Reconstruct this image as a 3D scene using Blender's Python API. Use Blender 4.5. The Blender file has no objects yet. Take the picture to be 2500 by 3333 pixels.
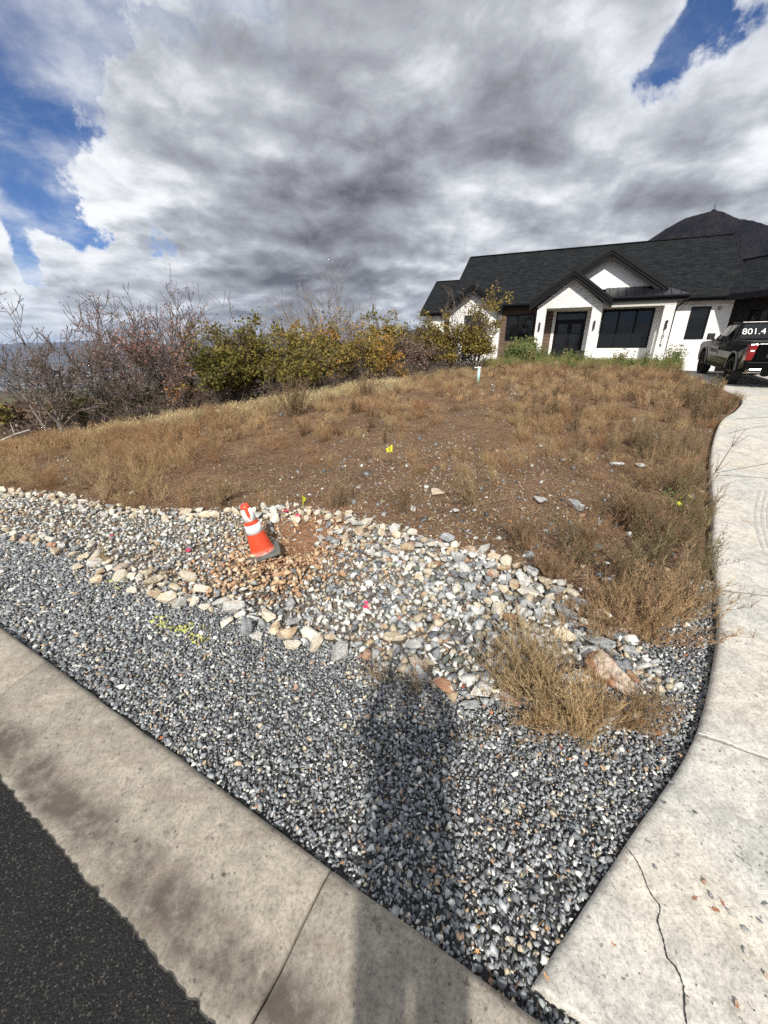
import bpy, bmesh, math, random
import numpy as np
from mathutils import Vector, Matrix
R = math.radians
sc = bpy.context.scene
COL = sc.collection
rng = np.random.default_rng(7)
random.seed(11)

# ------------------------------------------------------------------ camera
CAM_H = 2.0
cam_d = bpy.data.cameras.new('camera'); cam = bpy.data.objects.new('camera', cam_d); COL.objects.link(cam)
cam_d.sensor_fit = 'VERTICAL'; cam_d.sensor_height = 36; cam_d.lens = 13.84
cam_d.clip_start = 0.02; cam_d.clip_end = 60000
PITCH = 22.15
cam.location = (0, 0, CAM_H); cam.rotation_euler = (R(90 - PITCH), 0, 0)
sc.camera = cam
sc.view_settings.view_transform = 'Standard'; sc.view_settings.look = 'None'
sc.view_settings.exposure = 0.1; sc.view_settings.gamma = 1.0
sc.cycles.use_denoising = False
sc.cycles.max_bounces = 5; sc.cycles.diffuse_bounces = 3; sc.cycles.glossy_bounces = 3
sc.cycles.transparent_max_bounces = 8; sc.cycles.volume_bounces = 0
sc.cycles.sample_clamp_indirect = 4

F_ = 1281.0; CP, SP = math.cos(R(PITCH)), math.sin(R(PITCH))
def ray(x, y):                       # view direction through a point of the photo (1659 x 2212 frame)
    dx = x * 1.507 - 1250; dy = 1666.5 - y * 1.507
    v = np.array([dx, F_ * CP + dy * SP, -F_ * SP + dy * CP])
    return v / np.linalg.norm(v)

# ------------------------------------------------------------------ sun and sky
SUN_EL = R(38); SUN_DIR = Vector((-0.06 * math.cos(SUN_EL), -1.0 * math.cos(SUN_EL), math.sin(SUN_EL))).normalized()
sl = bpy.data.lights.new('sun', 'SUN'); sl.energy = 5.0; sl.angle = R(2.2); sl.color = (1.0, 0.95, 0.875)
so = bpy.data.objects.new('sun', sl); COL.objects.link(so); so.location = (0, -20, 20)
so.rotation_euler = SUN_DIR.to_track_quat('Z', 'Y').to_euler()

world = bpy.data.worlds.new('World'); sc.world = world; world.use_nodes = True
def build_world():
    nt = world.node_tree; nt.nodes.clear(); N = nt.nodes; L = nt.links
    def sock(node, i, v):
        if v is None: return
        if hasattr(v, 'links') or isinstance(v, bpy.types.NodeSocket): L.new(v, node.inputs[i])
        else: node.inputs[i].default_value = v
    def M(op, a, b=None, c=None, clamp=False):
        n = N.new('ShaderNodeMath'); n.operation = op; n.use_clamp = clamp
        sock(n, 0, a); sock(n, 1, b); sock(n, 2, c); return n.outputs[0]
    def VM(op, a, b=None):
        n = N.new('ShaderNodeVectorMath'); n.operation = op; sock(n, 0, a); sock(n, 1, b)
        return n.outputs['Value'] if op in ('DOT_PRODUCT', 'LENGTH') else n.outputs[0]
    def noise(vec, scale, detail, rough=0.55, lac=2.0):
        n = N.new('ShaderNodeTexNoise'); n.noise_dimensions = '3D'; L.new(vec, n.inputs['Vector'])
        n.inputs['Scale'].default_value = scale; n.inputs['Detail'].default_value = detail
        n.inputs['Roughness'].default_value = rough; n.inputs['Lacunarity'].default_value = lac
        return n
    def sstep(v, a, b):
        n = N.new('ShaderNodeMapRange'); n.interpolation_type = 'SMOOTHSTEP'; sock(n, 0, v)
        n.inputs[1].default_value = a; n.inputs[2].default_value = b; return n.outputs[0]
    tc = N.new('ShaderNodeTexCoord'); D = VM('NORMALIZE', tc.outputs['Generated'])
    sep = N.new('ShaderNodeSeparateXYZ'); L.new(D, sep.inputs[0])
    zz = M('ADD', M('MAXIMUM', sep.outputs[2], 0.0), 0.24)
    cx = N.new('ShaderNodeCombineXYZ'); sock(cx, 0, M('DIVIDE', sep.outputs[0], zz)); sock(cx, 1, M('DIVIDE', sep.outputs[1], zz)); cx.inputs[2].default_value = 3.7
    P0 = cx.outputs[0]
    wn = noise(P0, 1.1, 3)
    warp = N.new('ShaderNodeVectorMath'); warp.operation = 'MULTIPLY_ADD'; L.new(wn.outputs['Color'], warp.inputs[0])
    warp.inputs[1].default_value = (0.30, 0.30, 0); L.new(P0, warp.inputs[2]); P = warp.outputs[0]
    n1 = noise(P, 1.9, 12, 0.58).outputs['Fac']
    n1b = noise(VM('ADD', P, (0.02, -0.10, 0)), 1.9, 6, 0.5).outputs['Fac']
    n2 = noise(VM('ADD', P, (5.2, 1.3, 0)), 1.1, 6, 0.5).outputs['Fac']
    n3 = noise(VM('ADD', P, (9.2, 4.3, 2)), 3.2, 8, 0.6).outputs['Fac']
    def blobs(lst, warpamt=0.5):
        # cloud masses and gaps, each a soft lobe round a fixed compass bearing and height
        Dw = N.new('ShaderNodeVectorMath'); Dw.operation = 'MULTIPLY_ADD'
        nn = noise(D, 6.5, 8, 0.6)
        off = VM('SUBTRACT', nn.outputs['Color'], (0.5, 0.5, 0.5)); L.new(off, Dw.inputs[0]); Dw.inputs[1].default_value = (warpamt,) * 3; L.new(D, Dw.inputs[2])
        Dn = VM('NORMALIZE', Dw.outputs[0]); tot = None
        for px, py, deg, w in lst:
            d = ray(px, py); k = 1.0 / (1 - math.cos(R(deg)))
            e = M('EXPONENT', M('MULTIPLY', M('SUBTRACT', VM('DOT_PRODUCT', Dn, tuple(d)), 1.0), k))
            tot = M('MULTIPLY', e, w) if tot is None else M('MULTIPLY_ADD', e, w, tot)
        return tot
    gaps = blobs([(60, 70, 10, -1.1), (230, 110, 5.5, -.65), (130, 200, 5, -.50), (310, 60, 4, -.35), (15, 190, 5, -.45), (50, 410, 4.5, -1.2), (105, 450, 3.0, -.9), (10, 440, 4, -.8), (0, 360, 4, -.4), (335, 520, 2.8, -1.15), (285, 538, 2.0, -.8), (430, 15, 5, -.6), (590, 15, 4, -.6), (500, 5, 5, -.4),
                  (1530, 60, 3.6, -.75), (1455, 100, 2.4, -.55), (1590, 20, 3, -.5), (1640, 60, 4, .3), (110, 582, 2.4, -1.3), (40, 565, 2.2, -1.0), (15, 640, 2.0, -.9), (180, 525, 2, -.6), (740, 655, 1.6, -.5), (180, 525, 2, -.5), (350, 20, 7, .35), (90, 250, 5, .30), (190, 290, 6, .45),
                  (600, 250, 22, .42), (1100, 300, 22, .42), (250, 480, 10, .25), (300, 620, 12, .35), (1300, 560, 14, .4), (620, 640, 12, .35), (450, 120, 8, .2), (60, 520, 6, .55), (-60, 560, 8, .45), (150, 610, 8, .55), (60, 330, 3.5, .35), (200, 400, 7, .35), (130, 20, 3, .2), (60, 130, 3, .15), (330, 200, 6, .35), (330, 330, 6, .3)], 0.30)
    dark = blobs([(760, 440, 11, .55), (620, 500, 8, .34), (880, 400, 8, .30), (430, 370, 13, .42), (250, 400, 9, .36), (1040, 330, 11, .30), (1000, 60, 17, .52), (820, 40, 8, .2), (1300, 60, 9, .25), (1180, 210, 8, .25), (1560, 320, 9, .50), (1620, 250, 5, .2),
                  (650, 600, 9, .42), (820, 560, 7, .28), (500, 540, 7, .25), (1480, 170, 6, .30), (1240, 370, 6, .3), (620, 655, 8, .35), (900, 640, 6, .15), (700, 680, 10, .2), (200, 650, 6, .2), (1100, 440, 7, .2),
                  (540, 200, 9, -.20), (640, 300, 6, -.1), (920, 185, 4, -.45), (880, 230, 5, -.2), (1310, 120, 6, -.5), (1390, 50, 5, -.35), (1290, 360, 2.6, -.55), (1620, 160, 5, -.5), (190, 250, 6, -.5), (420, 160, 7, -.25), (1000, 480, 5, -.35), (1070, 550, 6, -.35),
                  (570, 570, 2.4, -.5), (410, 490, 3.2, -.45), (100, 500, 5, -.4), (330, 560, 4, -.35), (40, 640, 3, -.25), (60, 300, 4, -.2)], 0.28)
    dens = M('ADD', M('MULTIPLY_ADD', n1, 2.0, -0.52), gaps)
    alpha = sstep(dens, 0.10, 0.66)
    wisps = M('MULTIPLY', sstep(M('MULTIPLY_ADD', n3, 0.6, M('MULTIPLY', n2, 0.4)), 0.40, 0.62), 0.72)
    alpha = M('MAXIMUM', alpha, M('MULTIPLY', wisps, sstep(dens, -1.1, 0.25)))
    relief = M('MULTIPLY', M('SUBTRACT', n1, n1b), 3.8)
    puff = M('ABSOLUTE', M('SUBTRACT', n1, 0.5))
    sh = M('ADD', M('MULTIPLY_ADD', n2, 1.3, -0.42), M('MULTIPLY', dark, 0.74))
    sh = M('SUBTRACT', sh, relief)
    sh = M('ADD', sh, M('MULTIPLY', M('SUBTRACT', n3, 0.5), 1.45))
    sh = M('SUBTRACT', sh, M('MULTIPLY', puff, 0.9))
    edge = M('SUBTRACT', 1.0, sstep(dens, 0.25, 0.75))
    sh = M('SUBTRACT', sh, M('MULTIPLY', edge, 0.40))
    ramp = N.new('ShaderNodeValToRGB'); L.new(M('MULTIPLY_ADD', sh, 0.50, 0.13), ramp.inputs[0]); cr = ramp.color_ramp; cr.interpolation = 'LINEAR'
    cr.elements[0].position = 0.0; cr.elements[0].color = (0.98, 0.99, 1.0, 1)
    cr.elements[1].position = 1.0; cr.elements[1].color = (0.13, 0.132, 0.150, 1)
    for p, c in ((.12, (.88, .90, .93)), (.26, (.70, .725, .765)), (.42, (.50, .52, .56)), (.58, (.37, .385, .42)), (.75, (.26, .268, .295))):
        e = cr.elements.new(p); e.color = (*c, 1)
    sky = N.new('ShaderNodeTexSky'); sky.sky_type = 'NISHITA'; sky.sun_disc = False; sky.sun_elevation = SUN_EL
    sky.sun_rotation = math.atan2(SUN_DIR.x, SUN_DIR.y); sky.altitude = 1500; sky.air_density = 1.0; sky.dust_density = 0.6; sky.ozone_density = 1.6
    bg1 = N.new('ShaderNodeBackground'); L.new(VM('MULTIPLY', sky.outputs[0], (0.62, 0.84, 1.22)), bg1.inputs[0]); bg1.inputs[1].default_value = 0.075
    # far cloud takes on the blue of the air in front of it
    mixc = N.new('ShaderNodeMix'); mixc.data_type = 'RGBA'; L.new(ramp.outputs[0], mixc.inputs[6]); mixc.inputs[7].default_value = (.42, .50, .63, 1)
    L.new(M('MULTIPLY', M('EXPONENT', M('MULTIPLY', M('MAXIMUM', sep.outputs[2], 0.0), -22.0)), 0.55), mixc.inputs[0])
    bg2 = N.new('ShaderNodeBackground'); L.new(mixc.outputs[2], bg2.inputs[0]); bg2.inputs[1].default_value = 0.97
    mx = N.new('ShaderNodeMixShader'); L.new(alpha, mx.inputs[0]); L.new(bg1.outputs[0], mx.inputs[1]); L.new(bg2.outputs[0], mx.inputs[2])
    out = N.new('ShaderNodeOutputWorld'); L.new(mx.outputs[0], out.inputs[0])
build_world()
world.cycles.sampling_method = 'MANUAL'; world.cycles.sample_map_resolution = 512

# ------------------------------------------------------------------ object helpers
def tag(o, label=None, cat=None, group=None, kind=None):
    if label: o['label'] = label
    if cat: o['category'] = cat
    if group: o['group'] = group
    if kind: o['kind'] = kind
    return o
def empty(name, loc=(0, 0, 0), rz=0, label=None, cat=None, group=None):
    o = bpy.data.objects.new(name, None); COL.objects.link(o); o.location = loc; o.rotation_euler = (0, 0, rz)
    o.empty_display_size = 0.1
    return tag(o, label, cat, group)
def link(name, me, parent=None, loc=None, rot=None):
    o = bpy.data.objects.new(name, me); COL.objects.link(o)
    if parent: o.parent = parent
    if loc is not None: o.location = loc
    if rot is not None: o.rotation_euler = rot
    return o
def mesh_np(name, V, faces_flat, face_sizes, mat=None, col=None, smooth=False):
    me = bpy.data.meshes.new(name); V = np.asarray(V, np.float32); n = len(V)
    faces_flat = np.asarray(faces_flat, np.int32).ravel(); nf = len(face_sizes)
    me.vertices.add(n); me.vertices.foreach_set('co', V.ravel())
    me.loops.add(len(faces_flat)); me.loops.foreach_set('vertex_index', faces_flat)
    me.polygons.add(nf); fs = np.asarray(face_sizes, np.int32); st = np.concatenate([[0], np.cumsum(fs)[:-1]]).astype(np.int32)
    me.polygons.foreach_set('loop_start', st); me.polygons.foreach_set('loop_total', fs)
    if smooth: me.polygons.foreach_set('use_smooth', np.ones(nf, bool))
    me.update(calc_edges=True)
    if col is not None:
        a = me.color_attributes.new('col', 'FLOAT_COLOR', 'POINT'); c = np.ones((n, 4), np.float32); c[:, :3] = col; a.data.foreach_set('color', c.ravel())
    if mat: me.materials.append(mat)
    return me
class MB:
    def __init__(s): s.v = []; s.f = []
    def add(s, vs, fs):
        b = len(s.v); s.v += [tuple(v) for v in vs]; s.f += [tuple(b + i for i in f) for f in fs]; return s
    def box(s, a, b):
        (x0, y0, z0), (x1, y1, z1) = a, b
        return s.add([(x0, y0, z0), (x1, y0, z0), (x1, y1, z0), (x0, y1, z0), (x0, y0, z1), (x1, y0, z1), (x1, y1, z1), (x0, y1, z1)],
                     [(0, 3, 2, 1), (4, 5, 6, 7), (0, 1, 5, 4), (1, 2, 6, 5), (2, 3, 7, 6), (3, 0, 4, 7)])
    def prism(s, pts, d):             # polygon pts (3D, planar, CCW seen from -d side), pushed along d
        n = len(pts); a = [Vector(p) for p in pts]; b = [p + Vector(d) for p in a]
        return s.add(a + b, [tuple(range(n)), tuple(range(2 * n - 1, n - 1, -1))] + [(i, n + i, n + (i + 1) % n, (i + 1) % n) for i in range(n)])
    def tube(s, p0, p1, r0, r1=None, n=8, caps=True):
        r1 = r0 if r1 is None else r1; p0, p1 = Vector(p0), Vector(p1); d = (p1 - p0).normalized()
        u = d.orthogonal().normalized(); w = d.cross(u); vs = []
        for p, r in ((p0, r0), (p1, r1)):
            for i in range(n):
                a = 2 * math.pi * i / n; vs.append(p + u * math.cos(a) * r + w * math.sin(a) * r)
        fs = [(i, (i + 1) % n, n + (i + 1) % n, n + i) for i in range(n)]
        if caps: fs += [tuple(range(n - 1, -1, -1)), tuple(range(n, 2 * n))]
        return s.add(vs, fs)
    def path(s, pts, r, n=6):
        for a, b in zip(pts, pts[1:]): s.tube(a, b, r, r, n)
        return s
    def bar(s, p0, p1, w, h, up=(0, 0, 1)):     # box beam from p0 to p1
        p0, p1 = Vector(p0), Vector(p1); d = (p1 - p0).normalized(); side = d.cross(Vector(up)).normalized(); u = side.cross(d)
        vs = [p + side * sx * w / 2 + u * sz * h / 2 for p in (p0, p1) for sx, sz in ((-1, -1), (1, -1), (1, 1), (-1, 1))]
        return s.add(vs, [(3, 2, 1, 0), (4, 5, 6, 7), (0, 1, 5, 4), (1, 2, 6, 5), (2, 3, 7, 6), (3, 0, 4, 7)])
    def lathe(s, prof, n=24, c=(0, 0, 0), axis='z'):
        vs = []
        for r, h in prof:
            for i in range(n):
                a = 2 * math.pi * i / n
                p = (r * math.cos(a), r * math.sin(a), h) if axis == 'z' else (h, r * math.cos(a), r * math.sin(a))
                vs.append(tuple(p[k] + c[k] for k in range(3)))
        fs = [(j * n + i, j * n + (i + 1) % n, (j + 1) * n + (i + 1) % n, (j + 1) * n + i) for j in range(len(prof) - 1) for i in range(n)]
        return s.add(vs, fs)
    def build(s, name, mat, parent=None, smooth=False, bevel=0, loc=None, rot=None, recalc=True, seg=2):
        me = bpy.data.meshes.new(name); me.from_pydata(s.v, [], s.f)
        if recalc:
            bm = bmesh.new(); bm.from_mesh(me); bmesh.ops.recalc_face_normals(bm, faces=bm.faces); bm.to_mesh(me); bm.free()
        me.materials.append(mat)
        if smooth: me.polygons.foreach_set('use_smooth', [True] * len(me.polygons))
        me.update(); o = link(name, me, parent, loc, rot)
        if bevel:
            m = o.modifiers.new('bevel', 'BEVEL'); m.width = bevel; m.segments = seg; m.limit_method = 'ANGLE'; m.angle_limit = R(35)
        return o
def text_mesh(name, body, size, mat, parent, loc, rot, extrude=0.004, align='CENTER', shear=0, sx=1.0, bold=0.0):
    c = bpy.data.curves.new(name, 'FONT'); c.body = body; c.size = size; c.extrude = extrude; c.align_x = align; c.align_y = 'CENTER'; c.shear = shear; c.offset = bold
    t = bpy.data.objects.new('tmp', c); COL.objects.link(t); dg = bpy.context.evaluated_depsgraph_get()
    me = bpy.data.meshes.new_from_object(t.evaluated_get(dg)); bpy.data.objects.remove(t); me.materials.clear(); me.materials.append(mat)
    o = link(name, me, parent, loc, rot); o.scale = (sx, 1, 1); return o

# ------------------------------------------------------------------ materials
def newmat(name):
    m = bpy.data.materials.new(name); m.use_nodes = True; nt = m.node_tree; b = nt.nodes['Principled BSDF']; return m, nt, b
class G:                                # small node helper
    def __init__(s, nt): s.nt = nt; s.N = nt.nodes; s.L = nt.links
    def n(s, t, **k):
        x = s.N.new(t)
        for a, b in k.items(): setattr(x, a, b)
        return x
    def coord(s, which='Object'): return s.n('ShaderNodeTexCoord').outputs[which]
    def noise(s, vec, scale, detail=4, rough=.55):
        x = s.n('ShaderNodeTexNoise'); x.inputs['Scale'].default_value = scale; x.inputs['Detail'].default_value = detail; x.inputs['Roughness'].default_value = rough
        if vec is not None: s.L.new(vec, x.inputs['Vector'])
        return x.outputs['Fac']
    def vor(s, vec, scale, feat='F1', out='Distance'):
        x = s.n('ShaderNodeTexVoronoi', feature=feat); x.inputs['Scale'].default_value = scale; s.L.new(vec, x.inputs['Vector']); return x.outputs[out]
    def ramp(s, f, stops, interp='LINEAR'):
        x = s.n('ShaderNodeValToRGB'); s.L.new(f, x.inputs[0]); cr = x.color_ramp; cr.interpolation = interp
        while len(cr.elements) > len(stops): cr.elements.remove(cr.elements[-1])
        while len(cr.elements) < len(stops): cr.elements.new(0.5)
        for e, (p, c) in zip(cr.elements, stops):
            e.position = p; e.color = (*c, 1) if not isinstance(c, (int, float)) else (c, c, c, 1)
        return x.outputs[0]
    def mix(s, f, a, b, blend='MIX'):
        x = s.n('ShaderNodeMix', data_type='RGBA', blend_type=blend)
        for i, v in ((0, f), (6, a), (7, b)):
            if isinstance(v, bpy.types.NodeSocket): s.L.new(v, x.inputs[i])
            elif i == 0: x.inputs[0].default_value = v
            else: x.inputs[i].default_value = (*v, 1)
        return x.outputs[2]
    def m(s, op, a, b=None, clamp=False):
        x = s.n('ShaderNodeMath', operation=op, use_clamp=clamp)
        for i, v in ((0, a), (1, b)):
            if v is None: continue
            if isinstance(v, bpy.types.NodeSocket): s.L.new(v, x.inputs[i])
            else: x.inputs[i].default_value = v
        return x.outputs[0]
    def bump(s, b, h, strength=.5, dist=.01):
        x = s.n('ShaderNodeBump'); x.inputs['Strength'].default_value = strength; x.inputs['Distance'].default_value = dist; s.L.new(h, x.inputs['Height'])
        s.L.new(x.outputs[0], b.inputs['Normal'])
    def mapping(s, vec, scale=(1, 1, 1), rot=(0, 0, 0)):
        x = s.n('ShaderNodeMapping'); x.inputs['Scale'].default_value = scale; x.inputs['Rotation'].default_value = rot; s.L.new(vec, x.inputs['Vector']); return x.outputs[0]
def flat(name, c, rough=.6, metal=0, var=.12, nscale=8, coat=0, spec=.5, bumpd=0, bumps=60):
    m, nt, b = newmat(name); g = G(nt); v = g.coord()
    f = g.noise(v, nscale, 5); c2 = tuple(x * (1 - var) for x in c); c3 = tuple(min(1, x * (1 + var)) for x in c)
    nt.links.new(g.ramp(f, [(.3, c2), (.7, c3)]), b.inputs['Base Color'])
    b.inputs['Roughness'].default_value = rough; b.inputs['Metallic'].default_value = metal; b.inputs['Coat Weight'].default_value = coat; b.inputs['Specular IOR Level'].default_value = spec
    if bumpd: g.bump(b, g.noise(v, bumps, 4), .6, bumpd)
    return m
def attr_mat(name, rough=.85, varscale=60, var=.35, bumpd=.002, trans=0, spec=.3):
    m, nt, b = newmat(name); g = G(nt); a = g.n('ShaderNodeAttribute', attribute_name='col').outputs['Color']
    f = g.noise(g.coord(), varscale, 4, .6)
    c = g.mix(1.0, a, g.ramp(f, [(.3, 1 - var), (.7, 1 + var)]), 'MULTIPLY')
    nt.links.new(c, b.inputs['Base Color']); b.inputs['Roughness'].default_value = rough; b.inputs['Specular IOR Level'].default_value = spec
    if bumpd: g.bump(b, f, .7, bumpd)
    if trans:
        t = g.n('ShaderNodeBsdfTranslucent'); nt.links.new(c, t.inputs[0]); mx = g.n('ShaderNodeMixShader'); mx.inputs[0].default_value = trans
        nt.links.new(b.outputs[0], mx.inputs[1]); nt.links.new(t.outputs[0], mx.inputs[2]); nt.links.new(mx.outputs[0], nt.nodes['Material Output'].inputs[0])
    return m
def rock_mat(name, stops, vein=(.75, .73, .68), veinf=.35):
    m, nt, b = newmat(name); g = G(nt); v = g.coord(); oi = g.n('ShaderNodeObjectInfo')
    vv = g.n('ShaderNodeVectorMath', operation='ADD'); nt.links.new(v, vv.inputs[0])
    sc_ = g.n('ShaderNodeVectorMath', operation='SCALE'); sc_.inputs[0].default_value = (31, 17, 23); nt.links.new(oi.outputs['Random'], sc_.inputs['Scale']); nt.links.new(sc_.outputs[0], vv.inputs[1])
    p = vv.outputs[0]
    # meshes are unit size, so texture scales are per stone
    f = g.m('ADD', g.m('MULTIPLY', g.noise(p, 1.3, 6, .65), .75), g.m('MULTIPLY', oi.outputs['Random'], .25))
    c = g.ramp(f, stops)
    w = g.n('ShaderNodeTexNoise'); w.inputs['Scale'].default_value = 2.2; w.inputs['Detail'].default_value = 6; w.inputs['Distortion'].default_value = 1.2; nt.links.new(p, w.inputs['Vector'])
    vn = g.ramp(w.outputs['Fac'], [(.46, 0.0), (.5, 1.0), (.54, 0.0)]); c = g.mix(g.m('MULTIPLY', vn, veinf), c, vein)
    sp = g.ramp(g.noise(p, 9, 3, .7), [(.36, .74), (.55, 1.1)]); c = g.mix(1.0, c, sp, 'MULTIPLY')
    # each stone a shade of its own
    br = g.ramp(g.m('FRACT', g.m('MULTIPLY', oi.outputs['Random'], 7.31)), [(0, .80), (1, 1.15)]); c = g.mix(1.0, c, br, 'MULTIPLY')
    nt.links.new(c, b.inputs['Base Color']); b.inputs['Roughness'].default_value = .8; b.inputs['Specular IOR Level'].default_value = .35
    g.bump(b, g.m('ADD', g.noise(p, 5, 8, .7), g.m('MULTIPLY', vn, .1)), .55, .16)
    return m
MT = {}
MT['tan_rock'] = rock_mat('tan_rock', [(.30, (.46, .30, .17)), (.40, (.66, .53, .35)), (.52, (.78, .70, .54)), (.66, (.84, .80, .70))])
MT['grey_rock'] = rock_mat('grey_rock', [(.30, (.14, .15, .165)), (.45, (.28, .295, .30)), (.58, (.44, .45, .44)), (.7, (.66, .66, .62))], veinf=.6)
MT['white_rock'] = rock_mat('white_rock', [(.30, (.42, .41, .39)), (.45, (.66, .65, .60)), (.6, (.80, .78, .71)), (.7, (.62, .50, .36))], vein=(.2, .2, .2), veinf=.4)
MT['rust_rock'] = rock_mat('rust_rock', [(.32, (.58, .50, .40)), (.44, (.62, .52, .42)), (.52, (.40, .19, .10)), (.62, (.52, .30, .18)), (.7, (.64, .56, .46))], vein=(.30, .15, .09), veinf=.5)
MT['stones'] = attr_mat('stones', .8, 55, .30, .003)
MT['weed'] = attr_mat('weed', .9, 9, .2, 0, .25, .15)
MT['leaf'] = attr_mat('leaf', .75, 4, .25, 0, .30, .25)
MT['bark'] = attr_mat('bark', .95, 20, .3, .01)
MT['black_metal'] = flat('black_metal', (.005, .005, .006), .5, .0, .1, spec=.2)
MT['black_trim'] = flat('black_trim', (.009, .0095, .011), .6, spec=.15)
MT['stucco'] = flat('stucco', (.80, .79, .76), .9, 0, .035, 3, bumpd=.004, bumps=120)
MT['soffit'] = flat('soffit', (.02, .02, .022), .7)
MT['white_trim'] = flat('white_trim', (.62, .60, .56), .7, 0, .05)

def concrete(name, base, stain=True, broom=False):
    m, nt, b = newmat(name); g = G(nt); v = g.coord()
    f = g.noise(v, 3.5, 8, .62); c = g.ramp(f, [(.3, tuple(x * .80 for x in base)), (.55, base), (.75, tuple(min(1, x * 1.12) for x in base))])
    fine = g.noise(v, 70, 5, .8); c = g.mix(1.0, c, g.ramp(fine, [(.36, .62), (.50, .98), (.66, 1.16)]), 'MULTIPLY'); mid = g.noise(v, 14, 8, .75); c = g.mix(1.0, c, g.ramp(mid, [(.36, .78), (.6, 1.08)]), 'MULTIPLY'); c = g.mix(1.0, c, g.ramp(g.noise(v, 38, 3, .5), [(.66, 1.0), (.71, .45)]), 'MULTIPLY')
    pores = g.vor(v, 95); pm = g.ramp(pores, [(.0, 0.35), (.13, 1.0)]); pmask = g.ramp(g.noise(v, 12, 3), [(.5, 0.0), (.62, 1.0)]); c = g.mix(pmask, c, g.mix(1.0, c, pm, 'MULTIPLY'))
    if stain:
        s = g.ramp(g.noise(v, 1.7, 7, .7), [(.62, 0.0), (.76, .35)]); c = g.mix(s, c, (.30, .22, .15))
    h = fine
    if broom:
        bm_ = g.mapping(v, (9, 260, 9), (0, 0, R(-34))); br = g.noise(bm_, 1, 3, .6); c = g.mix(1.0, c, g.ramp(br, [(.3, .98), (.7, 1.015)]), 'MULTIPLY'); h = g.m('ADD', g.m('MULTIPLY', fine, .8), g.m('MULTIPLY', br, .25))
        cl = g.ramp(g.noise(v, .9, 5, .6), [(.35, (.90, .94, .99)), (.65, (1.03, 1.0, .95))]); c = g.mix(1.0, c, cl, 'MULTIPLY')
    nt.links.new(c, b.inputs['Base Color']); b.inputs['Roughness'].default_value = .88; b.inputs['Specular IOR Level'].default_value = .25
    g.bump(b, h, .5, .003)
    return m, nt, b, g, v, c
CD = np.array([.872, -.488]); CN = np.array([.488, .872]); CBACK = .722; CROAD = .212
# curb concrete: gutter line darkened by tyre and silt marks
m, nt, b, g, v, c = concrete('curb_concrete', (.335, .300, .242)); MT['curb'] = m
dt = g.n('ShaderNodeVectorMath', operation='DOT_PRODUCT'); nt.links.new(v, dt.inputs[0]); dt.inputs[1].default_value = (CN[0], CN[1], 0)
band = g.ramp(g.m('ADD', g.m('MULTIPLY', g.noise(v, 2.6, 3), .16), dt.outputs['Value']), [(.31, 0.0), (.36, 1.0), (.45, 1.0), (.54, 0.0)])
bl = g.m('MULTIPLY', band, g.ramp(g.noise(v, 5.5, 7, .68), [(.33, 0.0), (.56, .88)])); c2 = g.mix(bl, c, (.085, .07, .058)); gr_ = g.ramp(g.noise(g.mapping(v, (1.2, 7, 1), (0, 0, R(29))), 1.5, 7, .7), [(.50, 0.0), (.66, .45)]); c2 = g.mix(gr_, c2, (.17, .135, .10))
sp = g.ramp(g.noise(v, 13, 6, .7), [(.62, 0.0), (.68, .7)]); c2 = g.mix(sp, c2, (.12, .095, .08)); nt.links.new(c2, b.inputs['Base Color'])
m, nt, b, g, v, c = concrete('driveway_concrete', (.59, .558, .488), True, True); MT['drive'] = m
sp = g.ramp(g.noise(v, 5.5, 8, .75), [(.61, 0.0), (.67, .8)]); c = g.mix(sp, c, (.36, .25, .17)); nt.links.new(c, b.inputs['Base Color'])
# asphalt
m, nt, b = newmat('asphalt'); MT['asphalt'] = m; g = G(nt); v = g.coord()
c = g.ramp(g.vor(v, 190, out='Color'), [(.2, (.008, .008, .008)), (.75, (.017, .016, .015)), (.97, (.11, .10, .085))])
c = g.mix(g.ramp(g.noise(v, 6, 4), [(.5, 0.0), (.75, .4)]), c, (.024, .022, .020)); nt.links.new(c, b.inputs['Base Color']); b.inputs['Roughness'].default_value = .8
b.inputs['Specular IOR Level'].default_value = .3
g.bump(b, g.m('ADD', g.vor(v, 130), g.noise(v, 60, 4, .7)), .8, .004)
# ground
m, nt, b = newmat('soil'); MT['soil'] = m; g = G(nt); v = g.coord(); a = g.n('ShaderNodeAttribute', attribute_name='col').outputs['Color']
c = g.mix(1.0, a, g.ramp(g.noise(v, 1.4, 8, .65), [(.3, .72), (.7, 1.25)]), 'MULTIPLY'); c = g.mix(1.0, c, g.ramp(g.noise(v, 22, 8, .75), [(.35, .50), (.62, 1.30)]), 'MULTIPLY')
peb = g.ramp(g.vor(v, 24), [(.10, 1.0), (.16, 0.0)]); pb = g.m('MULTIPLY', peb, g.ramp(g.noise(v, 2.3, 4), [(.52, 0.0), (.6, .5)])); c = g.mix(pb, c, (.36, .33, .30))
nt.links.new(c, b.inputs['Base Color']); b.inputs['Roughness'].default_value = .95; b.inputs['Specular IOR Level'].default_value = .15
g.bump(b, g.m('ADD', g.noise(v, 18, 8, .7), g.m('MULTIPLY', g.noise(v, 4, 3), 1.5)), .9, .06)
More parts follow.
